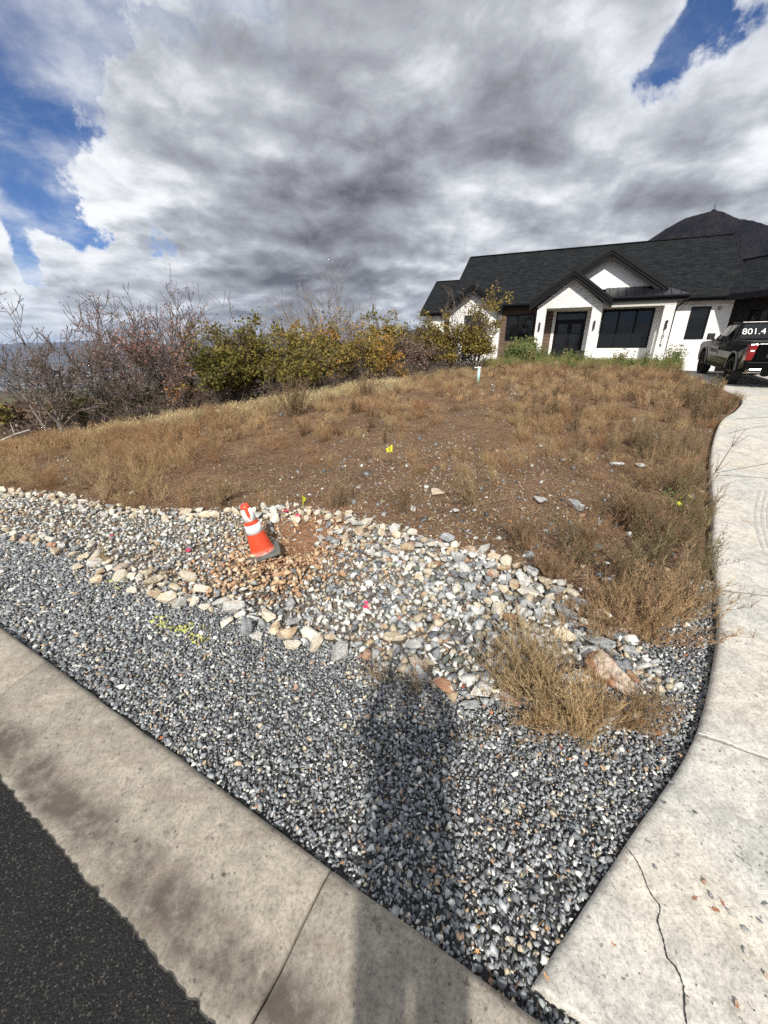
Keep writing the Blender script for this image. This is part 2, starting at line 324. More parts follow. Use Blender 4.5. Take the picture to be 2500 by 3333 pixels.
# ledge stone
m, nt, b = newmat('white_ledgestone'); MT['stone'] = m; g = G(nt); v = g.coord(); sx = g.n('ShaderNodeSeparateXYZ'); nt.links.new(v, sx.inputs[0])
cb = g.n('ShaderNodeCombineXYZ'); nt.links.new(g.m('ADD', sx.outputs[0], sx.outputs[1]), cb.inputs[0]); nt.links.new(sx.outputs[2], cb.inputs[1])
bk = g.n('ShaderNodeTexBrick'); nt.links.new(cb.outputs[0], bk.inputs['Vector'])
for k, q in (('Color1', (.84, .83, .80, 1)), ('Color2', (.66, .65, .61, 1)), ('Mortar', (.40, .39, .37, 1)), ('Scale', 1.0), ('Mortar Size', .007), ('Mortar Smooth', .4), ('Bias', -.35), ('Brick Width', .34), ('Row Height', .105)): bk.inputs[k].default_value = q
bk.offset = .37; bk.squash = 1.6; bk.squash_frequency = 3
c = g.mix(1.0, bk.outputs['Color'], g.ramp(g.noise(v, 6, 6), [(.3, .90), (.7, 1.08)]), 'MULTIPLY'); nt.links.new(c, b.inputs['Base Color']); b.inputs['Roughness'].default_value = .85
h = g.m('ADD', g.m('MULTIPLY', bk.outputs['Fac'], -1.0), g.m('MULTIPLY', g.noise(v, 14, 6), .7)); g.bump(b, h, .7, .025)
# shingles
m, nt, b = newmat('charcoal_shingle'); MT['shingle'] = m; g = G(nt); v = g.coord(); sx = g.n('ShaderNodeSeparateXYZ'); nt.links.new(v, sx.inputs[0])
cb = g.n('ShaderNodeCombineXYZ'); nt.links.new(g.m('ADD', sx.outputs[0], sx.outputs[1]), cb.inputs[0]); nt.links.new(sx.outputs[2], cb.inputs[1])
bk = g.n('ShaderNodeTexBrick'); nt.links.new(cb.outputs[0], bk.inputs['Vector'])
for k, q in (('Color1', (.011, .012, .013, 1)), ('Color2', (.026, .028, .029, 1)), ('Mortar', (.006, .006, .007, 1)), ('Scale', 1.0), ('Mortar Size', .010), ('Mortar Smooth', .3), ('Bias', 0), ('Brick Width', .22), ('Row Height', .07)): bk.inputs[k].default_value = q
bk.offset = .43; bk.squash = 1.5; bk.squash_frequency = 2
c = g.mix(1.0, bk.outputs['Color'], g.ramp(g.noise(v, 9.0, 8, .75), [(.3, .75), (.7, 1.25)]), 'MULTIPLY'); nt.links.new(c, b.inputs['Base Color']); b.inputs['Roughness'].default_value = .95; b.inputs['Specular IOR Level'].default_value = .08
g.bump(b, g.m('MULTIPLY', bk.outputs['Fac'], -1.0), .6, .01)
# wood siding
m, nt, b = newmat('brown_siding'); MT['siding'] = m; g = G(nt); v = g.coord(); sx = g.n('ShaderNodeSeparateXYZ'); nt.links.new(v, sx.inputs[0])
cb = g.n('ShaderNodeCombineXYZ'); nt.links.new(g.m('ADD', sx.outputs[0], sx.outputs[1]), cb.inputs[0]); nt.links.new(sx.outputs[2], cb.inputs[1])
bk = g.n('ShaderNodeTexBrick'); nt.links.new(cb.outputs[0], bk.inputs['Vector'])
for k, q in (('Color1', (.105, .062, .040, 1)), ('Color2', (.15, .092, .06, 1)), ('Mortar', (.018, .012, .010, 1)), ('Scale', 1.0), ('Mortar Size', .008), ('Mortar Smooth', .1), ('Bias', 0), ('Brick Width', 2.4), ('Row Height', .19)): bk.inputs[k].default_value = q
c = g.mix(1.0, bk.outputs['Color'], g.ramp(g.noise(g.mapping(v, (2, 2, 26)), 1, 6), [(.3, .75), (.7, 1.2)]), 'MULTIPLY'); nt.links.new(c, b.inputs['Base Color']); b.inputs['Roughness'].default_value = .65
g.bump(b, g.m('MULTIPLY', bk.outputs['Fac'], -1.0), .6, .01)
# window glass: dark room behind a reflecting pane
m, nt, b = newmat('window_glass'); MT['glass'] = m; g = G(nt)
b.inputs['Base Color'].default_value = (.006, .007, .008, 1); b.inputs['Roughness'].default_value = .03; b.inputs['Specular IOR Level'].default_value = .34
g.bump(b, g.noise(g.coord(), 1.2, 2), .12, .02)

# ------------------------------------------------------------------ terrain
RB = np.array([(-9, 5.8, -.03), (-6, 4.1, 0), (-2.9, 2.41, 0), (-.2, .94, 0), (.44, .54, -.02), (3, -.95, 0), (-1, 2.2, 0), (-4, 3.7, 0), (.6, 1.3, 0), (-7, 5.3, -.08), (-4, 4.7, -.09), (-2, 3.95, -.1), (-.8, 3.2, -.1), (.3, 2.75, -.07), (1.3, 2.3, -.0),
               (-4.8, 5.6, .03), (-2, 4.95, .07), (.3, 4.2, .08), (1.7, 3.2, .09), (.21, 7.96, .22), (-2.5, 7.5, .14), (-6, 8, -.03), (-9.9, 10, -.36), (-13, 11, -.62), (-9.5, 13, -.3), (-5, 13.4, .16), (-1.5, 14.7, .58), (3.9, 20.6, 1.08),
               (7, 23.5, 1.28), (4, 14, .72), (0, 11, .42), (8, 18, 1.04), (12, 22, 1.25), (16, 21, 1.25), (6, 12, .63), (2.34, 2.2, .02), (2.76, 2.76, .06), (3.97, 4.4, .15), (5.6, 6.67, .30), (7.6, 9, .45), (10.3, 11.7, .62), (11, 14, .84), (13, 18, 1.0), (9, 27, 1.2), (-1, 24, .3), (18, 27, 1.2), (18, 8, .5), (12, 2, .1), (3, -4, 0), (-8, -4, 0)])
def _tps(d2): return np.where(d2 > 0, d2 * np.log(np.maximum(d2, 1e-12)), 0)
_n = len(RB); _K = _tps(((RB[:, None, :2] - RB[None, :, :2]) ** 2).sum(-1)) + np.eye(_n) * .3; _Pm = np.c_[np.ones(_n), RB[:, :2]]
_w = np.linalg.solve(np.block([[_K, _Pm], [_Pm.T, np.zeros((3, 3))]]), np.r_[RB[:, 2], 0, 0, 0])
EDGE = np.array([(-60, 2), (-30, 6.5), (-14, 9.2), (-9.9, 10.3), (-5, 13.6), (-1.5, 15.0), (3.0, 20.8), (5.2, 25), (7, 40), (10, 120)])
DEDGE = np.array([(.50, .63), (1.05, 1.04), (1.70, 1.53), (2.34, 2.21), (2.76, 2.76), (3.35, 3.6), (3.97, 4.41), (5.64, 6.67), (7.6, 9.0), (8.9, 10.2), (10.3, 11.7), (10.95, 13.0), (11.45, 14.3), (12.3, 16.2), (13.2, 18.2), (14.2, 20.0)])
DZ = np.array([(-40, -.02), (.0, -.01), (.6, .02), (1.5, .07), (2.7, .14), (4.4, .25), (6.6, .38), (9, .55), (12, .74), (15, .96), (18, 1.12), (30, 1.3)])
def zdrive(X, Y): return np.interp(Y, DZ[:, 0], DZ[:, 1])
def smooth_poly(P, n):
    P = np.asarray(P, float); t = np.r_[0, np.cumsum(np.hypot(*np.diff(P, axis=0).T))]; out = []
    for i in range(len(P) - 1):
        p0 = P[max(i - 1, 0)]; p1 = P[i]; p2 = P[i + 1]; p3 = P[min(i + 2, len(P) - 1)]
        for u in np.linspace(0, 1, n, endpoint=False):
            out.append(.5 * ((2 * p1) + (-p0 + p2) * u + (2 * p0 - 5 * p1 + 4 * p2 - p3) * u * u + (-p0 + 3 * p1 - 3 * p2 + p3) * u ** 3))
    out.append(P[-1]); return np.array(out)
DEDGE = smooth_poly(DEDGE, 6)
def sdist(X, Y, poly):                 # signed distance, positive on the left-hand side of the polyline
    best = np.full(X.shape, 1e9); sg = np.ones(X.shape)
    for (ax, ay), (bx, by) in zip(poly[:-1], poly[1:]):
        dx, dy = bx - ax, by - ay; t = np.clip(((X - ax) * dx + (Y - ay) * dy) / (dx * dx + dy * dy), 0, 1)
        qx, qy = X - ax - t * dx, Y - ay - t * dy; d = np.hypot(qx, qy); cr = dx * (Y - ay) - dy * (X - ax)
        u = d < best - 1e-9; best = np.where(u, d, best); sg = np.where(u, np.sign(cr), sg)
    return best * sg
def vnoise(X, Y, s, seed=0):           # cheap smooth noise
    r = np.random.default_rng(seed); o = 0
    for k in range(5):
        a = r.uniform(0, 6.28); f = s * r.uniform(.7, 1.6); ph = r.uniform(0, 6.28)
        o = o + np.sin((X * math.cos(a) + Y * math.sin(a)) * f + ph + 1.3 * np.sin((X * math.sin(a) - Y * math.cos(a)) * f * .7 + ph))
    return o / 5
UPX = np.array([(-12, 7.2), (-5.87, 5.68), (-4.79, 5.47), (-3.73, 5.1), (-2.65, 4.85), (-2.0, 4.77), (-1.26, 4.9), (-.46, 4.54), (.27, 4.02), (.84, 3.69), (1.23, 3.36), (1.63, 2.92), (1.84, 2.43), (1.86, 1.9)])
LOX = np.array([(-12, 8.2 - 1.8), (-4.53, 4.2), (-3.55, 3.85), (-2.56, 3.31), (-1.67, 2.92), (-1.16, 2.63), (-.58, 2.33), (-.1, 2.21), (.22, 2.05), (.35, 1.88), (.81, 1.74), (1.21, 1.85), (1.54, 1.9), (1.86, 1.9)])
def yup(X): return np.interp(X, UPX[:, 0], UPX[:, 1])
def ylo(X): return np.interp(X, LOX[:, 0], LOX[:, 1])
def hz(X, Y, detail=True):
    X = np.asarray(X, float); Y = np.asarray(Y, float); x = np.clip(X, -13, 18); y = np.clip(Y, -4, 27); z = _w[_n] + _w[_n + 1] * x + _w[_n + 2] * y
    for i in range(_n): z = z + _w[i] * _tps((x - RB[i, 0]) ** 2 + (y - RB[i, 1]) ** 2)
    if detail:
        lot = np.clip((Y - yup(X)) / .8, 0, 1) * np.clip(1.5 - np.abs(Y - 15) / 20, 0, 1)
        z = z + lot * (.025 * vnoise(X, Y, 2.2, 3) + .012 * vnoise(X, Y, 7, 4) + .006 * vnoise(X, Y, 19, 5))
        z = z + .006 * vnoise(X, Y, 5, 8)
        z = z - .17 * np.exp(-(((X + .98) / .34) ** 2 + ((Y - 4.22) / .42) ** 2)) + .05 * np.exp(-(((X + .62) / .3) ** 2 + ((Y - 4.6) / .3) ** 2))
    # kerb side: under the road everything sits lower
    cn = X * CN[0] + Y * CN[1]; z = np.where(cn < CBACK - .02, np.minimum(z, -.14), z)
    dd = sdist(X, Y, DEDGE); z = np.where((dd < 0.0) & (cn > .80), np.minimum(z, zdrive(X, Y) - .16), z)
    e = np.maximum(sdist(X, Y, EDGE), 0); fall = np.interp(e, [0, 1, 3, 10, 50, 300, 1000, 3500, 6000], [0, .06, .42, 1.9, 8.5, 36, 92, 232, 262])
    amp = np.clip(e / 60, 0, 1); z = z - fall + amp * (1.6 * vnoise(X, Y, .05, 11) + np.clip(e / 400, 0, 6) * 2.4 * vnoise(X, Y, .008, 12))
    return z
def hz1(x, y): return float(hz(np.array([x]), np.array([y]))[0])
def on_ground(px, py, far=60):          # where a sight line meets the terrain
    d = ray(px, py); t = np.linspace(.5, far, 4000); X = d[0] * t; Y = d[1] * t; Z = CAM_H + d[2] * t; k = np.argmax(Z < hz(X, Y, False)); 
    return np.array([X[k], Y[k], hz1(X[k], Y[k])])

def build_ground():
    az = np.r_[np.linspace(-180, -62, 40, endpoint=False), np.linspace(-62, 62, 560), np.linspace(62, 180, 40, endpoint=False)[1:]]; az = R(1) * az
    rr = np.r_[0.0, np.geomspace(.3, 32, 520), np.geomspace(32.5, 7000, 110)]
    A, RR = np.meshgrid(az, rr, indexing='ij'); X = RR * np.sin(A); Y = RR * np.cos(A); Z = hz(X, Y)
    na, nr = A.shape; idx = np.arange(na * nr).reshape(na, nr); nx = np.roll(idx, -1, 0)
    F = np.stack([idx[:, :-1], idx[:, 1:], nx[:, 1:], nx[:, :-1]], -1).reshape(-1, 4)[:, ::-1]
    V = np.stack([X, Y, Z], -1).reshape(-1, 3); x, y = V[:, 0], V[:, 1]
    soil = np.array([.19, .118, .070]); grav = np.array([.11, .108, .105]); tan = np.array([.24, .155, .095]); brush = np.array([.115, .095, .055]); green = np.array([.075, .075, .035])
    col = np.tile(soil, (len(V), 1)); ing = (y < np.where(x < 1.86, ylo(x), 2.7) + .05)
    col[ing] = grav; sw = (~ing) & (y < yup(x)) & (x < 1.86); col[sw] = np.array([.24, .20, .16])
    pit = np.exp(-(((x + .95) / .5) ** 2 + ((y - 4.2) / .65) ** 2))[:, None]; pit = np.clip(pit * 1.8, 0, 1); col = col * (1 - pit) + np.array([.30, .165, .095]) * pit
    e = np.maximum(sdist(x, y, EDGE), 0); f = np.clip(e / 6, 0, 1)[:, None]; fb = np.clip(.5 + .6 * vnoise(x, y, .03, 21) + .4 * vnoise(x, y, .2, 22), 0, 1)[:, None]
    far = (brush * 1.2 * (1 - fb) + green * fb); town = np.clip((e - 2500) / 1500, 0, 1)[:, None]; far = far * (1 - town) + np.array([.10, .105, .10]) * town
    col = col * (1 - f) + far * f
    me = mesh_np('ground', V, F, np.full(len(F), 4), MT['soil'], col, True); tag(link('ground', me), kind='structure')
build_ground()

# road, kerb, driveway
def strip(name, prof, s0, s1, ns, mat, jitter=None):   # profile (n, z) swept along the kerb line
    S = np.linspace(s0, s1, ns); P = np.array(prof); X = S[:, None] * CD[0] + P[None, :, 0] * CN[0]; Y = S[:, None] * CD[1] + P[None, :, 0] * CN[1]; Z = np.broadcast_to(P[None, :, 1], X.shape).copy()
    if jitter is not None:
        j = jitter(S); X[:, -1] += j * CN[0]; Y[:, -1] += j * CN[1]
    V = np.stack([X, Y, Z], -1).reshape(-1, 3); npf = len(P); idx = np.arange(len(V)).reshape(ns, npf)
    F = np.stack([idx[:-1, :-1], idx[1:, :-1], idx[1:, 1:], idx[:-1, 1:]], -1).reshape(-1, 4)
    return tag(link(name, mesh_np(name, V, F, np.full(len(F), 4), mat, None, False)), kind='structure')
rj = np.random.default_rng(5); jn = rj.normal(0, .0045, 6000)
def roadjit(S):
    return .0050 * np.interp(S, np.linspace(-60, 60, 6000), jn) / .0045 + .004 * np.sin(S * 9) * np.sin(S * 3.1)
strip('road', [(-9, .08), (-4, .06), (-.5, .004), (.19, .004), (CROAD + .0, .002)], -60, 30, 7000, MT['asphalt'], roadjit)
def build_curb():
    root = empty('curb_and_gutter', (0, 0, 0), 0, 'stained concrete curb and gutter strip between asphalt and gravel', 'curb')
    prof = [(CROAD - .12, -.03), (CROAD - .10, -.006), (CROAD, -.004), (CROAD + .12, -.012), (CROAD + .2, -.006), (CROAD + .33, .035), (CROAD + .44, .058), (CROAD + .475, .060), (CROAD + .495, .052), (CBACK - .004, .034), (CBACK, .01), (CBACK, -.2)]
    s = -.645 - 2.37 * 22
    k = 0
    while s < 28:
        a, bb = s + .004, s + 2.37 - .004; P = np.array(prof); S = np.r_[a, a, a + .006, np.linspace(a + .2, bb - .2, 12), bb - .006, bb, bb]
        dz = np.r_[-.15, -.006, 0, np.zeros(12), 0, -.006, -.15]
        X = S[:, None] * CD[0] + P[None, :, 0] * CN[0]; Y = S[:, None] * CD[1] + P[None, :, 0] * CN[1]; Z = P[None, :, 1] + dz[:, None] + .0016 * np.sin(S * 3 + P[None, :, 0] * 9)[:] if False else P[None, :, 1] + dz[:, None]
        jb = .006 * vnoise(S, S * 0, 14, 31); X[:, -3:] += (jb * CN[0])[:, None]; Y[:, -3:] += (jb * CN[1])[:, None]
        V = np.stack([X, Y, Z], -1).reshape(-1, 3); npf = len(P); idx = np.arange(len(V)).reshape(len(S), npf)
        F = np.stack([idx[:-1, :-1], idx[1:, :-1], idx[1:, 1:], idx[:-1, 1:]], -1).reshape(-1, 4)
        if -1 < (s + 50) / 1 and abs(s) < 40: link('curb_section', mesh_np('curb_section', V, F, np.full(len(F), 4), MT['curb'], None, True), root)
        s += 2.37
build_curb()
def build_drive():
    L_ = DEDGE; RT = smooth_poly([(7.6, -3.35), (8.2, -2.5), (9.0, -1.0), (10.2, 1), (12, 4), (15, 7.5), (19, 10), (22, 12), (24, 14), (25, 16), (26, 18)], 8)
    tL = np.r_[0, np.cumsum(np.hypot(*np.diff(L_, axis=0).T))]; tR = np.r_[0, np.cumsum(np.hypot(*np.diff(RT, axis=0).T))]; ns = 260
    us = np.linspace(0, 1, ns) ** 1.6; l = np.stack([np.interp(us * tL[-1], tL, L_[:, k]) for k in (0, 1)], -1); r = np.stack([np.interp(us * tR[-1], tR, RT[:, k]) for k in (0, 1)], -1)
    l[:, 0] += .004 * vnoise(l[:, 0], l[:, 1], 30, 41); wv = np.r_[0, .001, .003, .006, .012, .03, .06, np.linspace(.1, 1, 24)]
    X = l[:, None, 0] * (1 - wv) + r[:, None, 0] * wv; Y = l[:, None, 1] * (1 - wv) + r[:, None, 1] * wv; Z = zdrive(X, Y)
    d = wv * np.hypot(*(r - l).T)[:, None]; Z = Z - .022 * np.clip(1 - d / .035, 0, 1) ** 2 + .0
    X = np.c_[X[:, :1], X]; Y = np.c_[Y[:, :1], Y]; Z = np.c_[Z[:, :1] - .25, Z]
    # near end: round the lip down towards the kerb
    Z[0] -= .25; Z[1] -= .014
    V = np.stack([X, Y, Z], -1).reshape(-1, 3); npf = X.shape[1]; idx = np.arange(len(V)).reshape(ns, npf)
    F = np.stack([idx[:-1, :-1], idx[:-1, 1:], idx[1:, 1:], idx[1:, :-1]], -1).reshape(-1, 4)
    me = mesh_np('driveway', V, F, np.full(len(F), 4), MT['drive'], None, True); tag(link('driveway', me), kind='structure')
build_drive()
# ------------------------------------------------------------------ house
HOUSE_RZ = math.atan2(-.4, .916)
house = empty('house', (8.07, 27.0, 0), HOUSE_RZ, 'white stone and stucco house with black gables and charcoal shingle roof', 'house')
SL = .664
def wall_panel(name, mat, u0, u1, v, z0, z1, holes=(), th=.2, parent=house, label=None):
    us = sorted({u0, u1, *[h[0] for h in holes], *[h[1] for h in holes]}); zs = sorted({z0, z1, *[h[2] for h in holes], *[h[3] for h in holes]}); mb = MB()
    # grid of cells, leaving out the openings, with reveals round each opening
    def hole(a, b): return any(h[0] - 1e-6 <= a < h[1] - 1e-6 and h[2] - 1e-6 <= b < h[3] - 1e-6 for h in holes)
    for a, a2 in zip(us, us[1:]):
        for b_, b2 in zip(zs, zs[1:]):
            if not hole(a, b_): mb.add([(a, v, b_), (a2, v, b_), (a2, v, b2), (a, v, b2)], [(0, 1, 2, 3)]); mb.add([(a, v + th, b_), (a2, v + th, b_), (a2, v + th, b2), (a, v + th, b2)], [(3, 2, 1, 0)])
    for (a, a2, b_, b2) in [(u0, u1, z0, z1)] + list(holes):
        for p, q in (((a, b_), (a2, b_)), ((a2, b_), (a2, b2)), ((a2, b2), (a, b2)), ((a, b2), (a, b_))):
            mb.add([(p[0], v, p[1]), (q[0], v, q[1]), (q[0], v + th, q[1]), (p[0], v + th, p[1])], [(0, 1, 2, 3)])
    o = mb.build(name, mat, parent, recalc=False)
    if label: o['label'] = label
    return o
def window(u0, u1, v, z0, z1, fw=.06, mull=(), rails=(), label=None, parent=house, name='window', mat='black_metal'):
    mb = MB(); d0, d1 = v - .03, v + .07
    mb.box((u0, d0, z0), (u0 + fw, d1, z1)); mb.box((u1 - fw, d0, z0), (u1, d1, z1)); mb.box((u0 + fw, d0, z0), (u1 - fw, d1, z0 + fw)); mb.box((u0 + fw, d0, z1 - fw), (u1 - fw, d1, z1))
    for m_ in mull: mb.box((m_ - .045, d0 + .003, z0 + fw), (m_ + .045, d1, z1 - fw))
    f = mb.build(name, MT[mat], parent)
    if label: f['label'] = label
    edges = [u0 + fw] + [x for m_ in mull for x in (m_ - .045, m_ + .045)] + [u1 - fw]
    for a, b_ in zip(edges[::2], edges[1::2]):
        MB().box((a, v + .03, z0 + fw), (b_, v + .045, z1 - fw)).build('pane', MT['glass'], f)
        for r_ in rails: MB().box((a, v + .012, r_ - .013), (b_, v + .029, r_ + .013)).build('muntin', MT['black_metal'], f)
    return f
EV = 4.63
# main body
wall_panel('siding_wall', MT['siding'], -1.02, 2.2, 0, .6, EV, [(-.47, 1.17, 2.65, 4.13)], label='brown horizontal plank wall')
window(-.47, 1.17, 0, 2.65, 4.13, .07, (.35,), (3.15,), 'black double window in the brown plank wall')
wall_panel('entry_wall', MT['stone'], 2.2, 4.3, .004, 1.5, EV, [(2.36, 4.02, 1.5, 4.18)], label='white stone wall round the front door')
wall_panel('window_wall', MT['stucco'], 4.3, 8.0, .002, 1.2, EV, [(4.82, 7.35, 2.21, 4.21)], label='white stucco wall under the porch')
window(4.82, 7.35, .002, 2.21, 4.21, .075, (5.66, 6.52), (2.72,), 'wide black picture window under the porch')
wall_panel('stucco_wall', MT['stucco'], 8.0, 10.75, 0, .8, EV, [(8.99, 9.85, 2.63, 4.2)], label='sunlit white stucco wall right of the porch')
window(8.99, 9.85, 0, 2.63, 4.2, .065, (), (3.17, 3.65), 'tall black window in the sunlit stucco wall')
MB().box((-3.85, .3, .5), (10.7, 9.6, EV - .02)).box((-6.75, 3.8, .3), (-3.9, 9.6, EV - .02)).build('inner_wall', MT['soffit'], house)
MB().box((-3.9, .2, .5), (-3.85, 9.8, EV)).box((10.75, .2, .5), (10.8, 9.8, EV)).box((-6.8, 9.65, .3), (10.8, 9.8, EV)).build('side_wall', MT['stucco'], house)
wall_panel('wing_wall', MT['stucco'], -6.8, -3.9, 3.4, .1, EV, [(-5.4, -4.6, 2.6, 4.1)], label='white wall of the small left wing')
window(-5.4, -4.6, 3.4, 2.6, 4.1, .06, (), (3.3,))
MB().box((-6.83, 3.4, .1), (-6.8, 9.8, EV)).build('side_wall', MT['stucco'], house)
# left stone bay
def gable_wall(name, mat, u0, u1, v, z0, ze, zp, holes=(), th=.2):
    o = wall_panel(name, mat, u0, u1, v, z0, ze, holes, th); c = (u0 + u1) / 2
    mb = MB(); mb.prism([(u0, v + .0015, ze), (u1, v + .0015, ze), (c, v + .0015, zp)], (0, th, 0)); return o, mb.build(name.replace('wall', 'gable'), mat, house)
gable_wall('bay_wall', MT['stone'], -3.95, -1.0, -.6, .4, 4.42, 5.47, [(-3.0, -1.95, 1.9, 4.12)])
window(-3.0, -1.95, -.6, 1.9, 4.12, .07, (-2.47,), (3.3, 2.6), 'black window in the stone bay behind the small tree')
MB().box((-1.003, -.398, .4), (-.8, 0, 4.42)).build('bay_side_wall', MT['stone'], house)
MB().box((-4.0, -.398, .4), (-3.95, .3, 4.42)).build('bay_side_wall', MT['stone'], house)
MB().box((-1.0, -.02, .6), (-.93, -.005, 4.4)).build('corner_strip', MT['black_trim'], house)  # thin black strip in the corner beside the bay
# roofs
def roof_slab(name, quad, th=.06, mat=None, label=None, parent=house):
    q = [Vector(p) for p in quad]; n = (q[1] - q[0]).cross(q[2] - q[0]).normalized(); n = n if n.z > 0 else -n
    o = MB().prism(q, tuple(-n * th)).build(name, mat or MT['shingle'], parent)
    if label: o['label'] = label
    return o
def zr(v, v0=-.5, ze=4.66): return ze + SL * (v - v0)
RIDGE_V = 5.0; RZ = zr(5.0); U0, U1 = -4.15, 11.12
rf = roof_slab('roof', [(U0, -.5, 4.66), (U1, -.5, 4.66), (U1, 5, RZ), (U0, 5, RZ)], label='charcoal shingle main roof')
roof_slab('roof', [(U0, 5, RZ), (U1, 5, RZ), (U1, 10.4, RZ - SL * 5.4), (U0, 10.4, RZ - SL * 5.4)])
MB().bar((U0, 5, RZ + .0), (U1, 5, RZ + .0), .26, .05).build('ridge_cap', MT['shingle'], rf, bevel=.01)
wz = zr(6.8, 3.0)
r2 = roof_slab('roof', [(-7.15, 3.0, 4.66), (-4.0, 3.0, 4.66), (-4.0, 6.8, wz), (-7.15, 6.8, wz)], label='lower shingle roof of the left wing')
roof_slab('roof', [(-7.15, 6.8, wz), (-4.0, 6.8, wz), (-4.0, 10.3, wz - SL * 3.5), (-7.15, 10.3, wz - SL * 3.5)])
MB().bar((-7.15, 6.8, wz), (-4.0, 6.8, wz), .24, .05).build('ridge_cap', MT['shingle'], r2)
def gable_end(u, v0, v1, vz0, vz1, zp):      # stucco end wall under a rake
    MB().prism([(u, v0, EV - .03), (u, v1, EV - .03), (u, (v0 + v1) / 2, zp)], (-.1, 0, 0)).build('gable', MT['stucco'], house)
gable_end(-3.86, .1, 9.8, 0, 0, RZ - .3); gable_end(10.8, .1, 9.8, 0, 0, RZ - .3); gable_end(-6.78, 3.5, 9.8, 0, 0, wz - .25)
def rake(u, va, za, vb, zb):
    MB().bar((u, va, za - .11), (u, vb, zb - .11), .05, .22).build('rake_board', MT['black_trim'], house)
rake(U0 - .03, -.5, 4.66, 5, RZ); rake(U1 + .03, -.5, 4.66, 5, RZ); rake(-7.18, 3.0, 4.66, 6.8, wz)
rake(U0 - .03, 10.4, RZ - SL * 5.4, 5, RZ); rake(U1 + .03, 10.4, RZ - SL * 5.4, 5, RZ)
def eave(ua, ub, v, z=4.66, wallv=None):
    wallv = v + .5 if wallv is None else wallv
    MB().box((ua, v - .012, z - .22), (ub, v + .02, z - .02)).build('fascia', MT['black_trim'], house)
    mb = MB(); P = [(0, 0), (-.10, .01), (-.125, .07), (-.125, .12), (-.10, .12), (-.10, .03), (-.0, .03)]
    mb.prism([(ua, v - .015 + a, z - .14 + b_) for a, b_ in P], (ub - ua, 0, 0)).build('gutter', MT['black_metal'], house)
    MB().box((ua, v + .02, z - .20), (ub, wallv, z - .17)).build('soffit', MT['soffit'], house)
eave(-.75, 1.05, -.5); eave(8.3, 10.7, -.5); eave(-7.1, -4.4, 3.0, 4.66, 3.4)
MB().box((8.02, -.05, 4.28), (10.74, 0, 4.46)).build('frieze_board', MT['white_trim'], house)
# front gables: roof planes meeting the main roof, layered black rake boards, soffit
def front_gable(uc, half, vf, ze, zp, name_label, boards=.34, wallv=None):
    sl = (zp - ze) / half; vb_p = -.5 + (zp - 4.66) / SL; vb_e = -.5 + max(0, (ze - 4.66)) / SL
    g_ = None
    for s in (-1, 1):
        a = (uc, vf, zp); b_ = (uc + s * half, vf, ze); c_ = (uc + s * half, max(vb_e, vf + .3), ze); d_ = (uc, vb_p + .05, zp)
        roof_slab('gable_roof', [a, b_, c_, d_], .07, label=name_label + (' right slope' if s > 0 else ' left slope'))
    mb = MB()
    for (off, w, dv) in ((0.0, .115, .0), (.105, .115, .045), (.21, boards - .19, .09)):
        for s in (-1, 1):
            ca = math.cos(math.atan(sl)); t0 = (.02 + off) / ca; t1 = (.02 + off + w) / ca
            pts = [(uc, vf - .09 + dv, zp - t0 + .03), (uc + s * half, vf - .09 + dv, ze - t0 + .03), (uc + s * half, vf - .09 + dv, ze - t1 + .03), (uc, vf - .09 + dv, zp - t1 + .03)]
            mb.prism(pts, (0, .05 + (.09 - dv) * .2, 0))
    mb.build('rake_board', MT['black_trim'], house)
    wv = wallv if wallv is not None else vf + .4; m2 = MB()
    for s in (-1, 1):
        t = .36; m2.prism([(uc, vf - .0, zp - t), (uc + s * half, vf - .0, ze - t), (uc + s * half, vf, ze - t + .03), (uc, vf, zp - t + .03)], (0, wv - vf + .02, 0))
    m2.build('soffit', MT['soffit'], house)
    # squared-off peak under the boards
    MB().prism([(uc - .28, vf - .0, zp - .46), (uc + .28, vf - .0, zp - .46), (uc, vf - .0, zp - .25)], (0, .06, 0)).build('peak_board', MT['black_trim'], house)
front_gable(-2.5, 1.88, -1.05, 4.45, 5.80, 'left bay gable', wallv=-.6)
front_gable(3.02, 2.05, -1.95, 4.58, 6.06, 'entry porch gable', wallv=-1.5)
front_gable(4.66, 2.95, -.85, 5.12, 7.06, 'upper gable', boards=.38, wallv=-.35)
MB().prism([(1.9, -.35, 5.2), (7.4, -.35, 5.2), (4.66, -.35, 6.95)], (0, .2, 0)).build('gable', MT['stucco'], house)['label'] = 'white stucco triangle in the upper gable'
# standing seam shed roof over the porch, hipped at its right end
za, zb = 5.25, 4.68
mb = MB(); mb.prism([(4.72, -.36, za), (7.35, -.36, za), (8.45, -1.62, zb), (4.72, -1.62, zb)], (0, 0, -.05)); mb.prism([(7.35, -.36, za), (8.45, -.36, zb + .02), (8.45, -1.62, zb)], (0, 0, -.05))
sr = mb.build('metal_roof', flat('metal_roof', (.02, .022, .026), .35, .6), house); sr['label'] = 'black standing seam metal roof over the porch'
mb = MB()
for i in range(13):
    u = 4.9 + i * .40
    v_top = -.36 if u < 7.35 else -.36 - (u - 7.35) / 1.1 * 1.26
    if v_top > -1.58: mb.bar((u, v_top, zb + (za - zb) * (v_top + 1.62) / 1.26 + .012), (u, -1.62, zb + .012), .02, .03)
mb.build('seam', MT['black_metal'], sr)
MB().box((4.95, -1.66, 4.42), (8.45, -1.62, 4.66)).build('fascia', MT['black_trim'], house)
mb = MB(); mb.prism([(4.95, -1.665 + a, 4.53 + b_) for a, b_ in [(0, 0), (-.10, .01), (-.125, .07), (-.125, .12), (-.10, .12), (-.10, .03), (0, .03)]], (3.5, 0, 0)).build('gutter', MT['black_metal'], house)
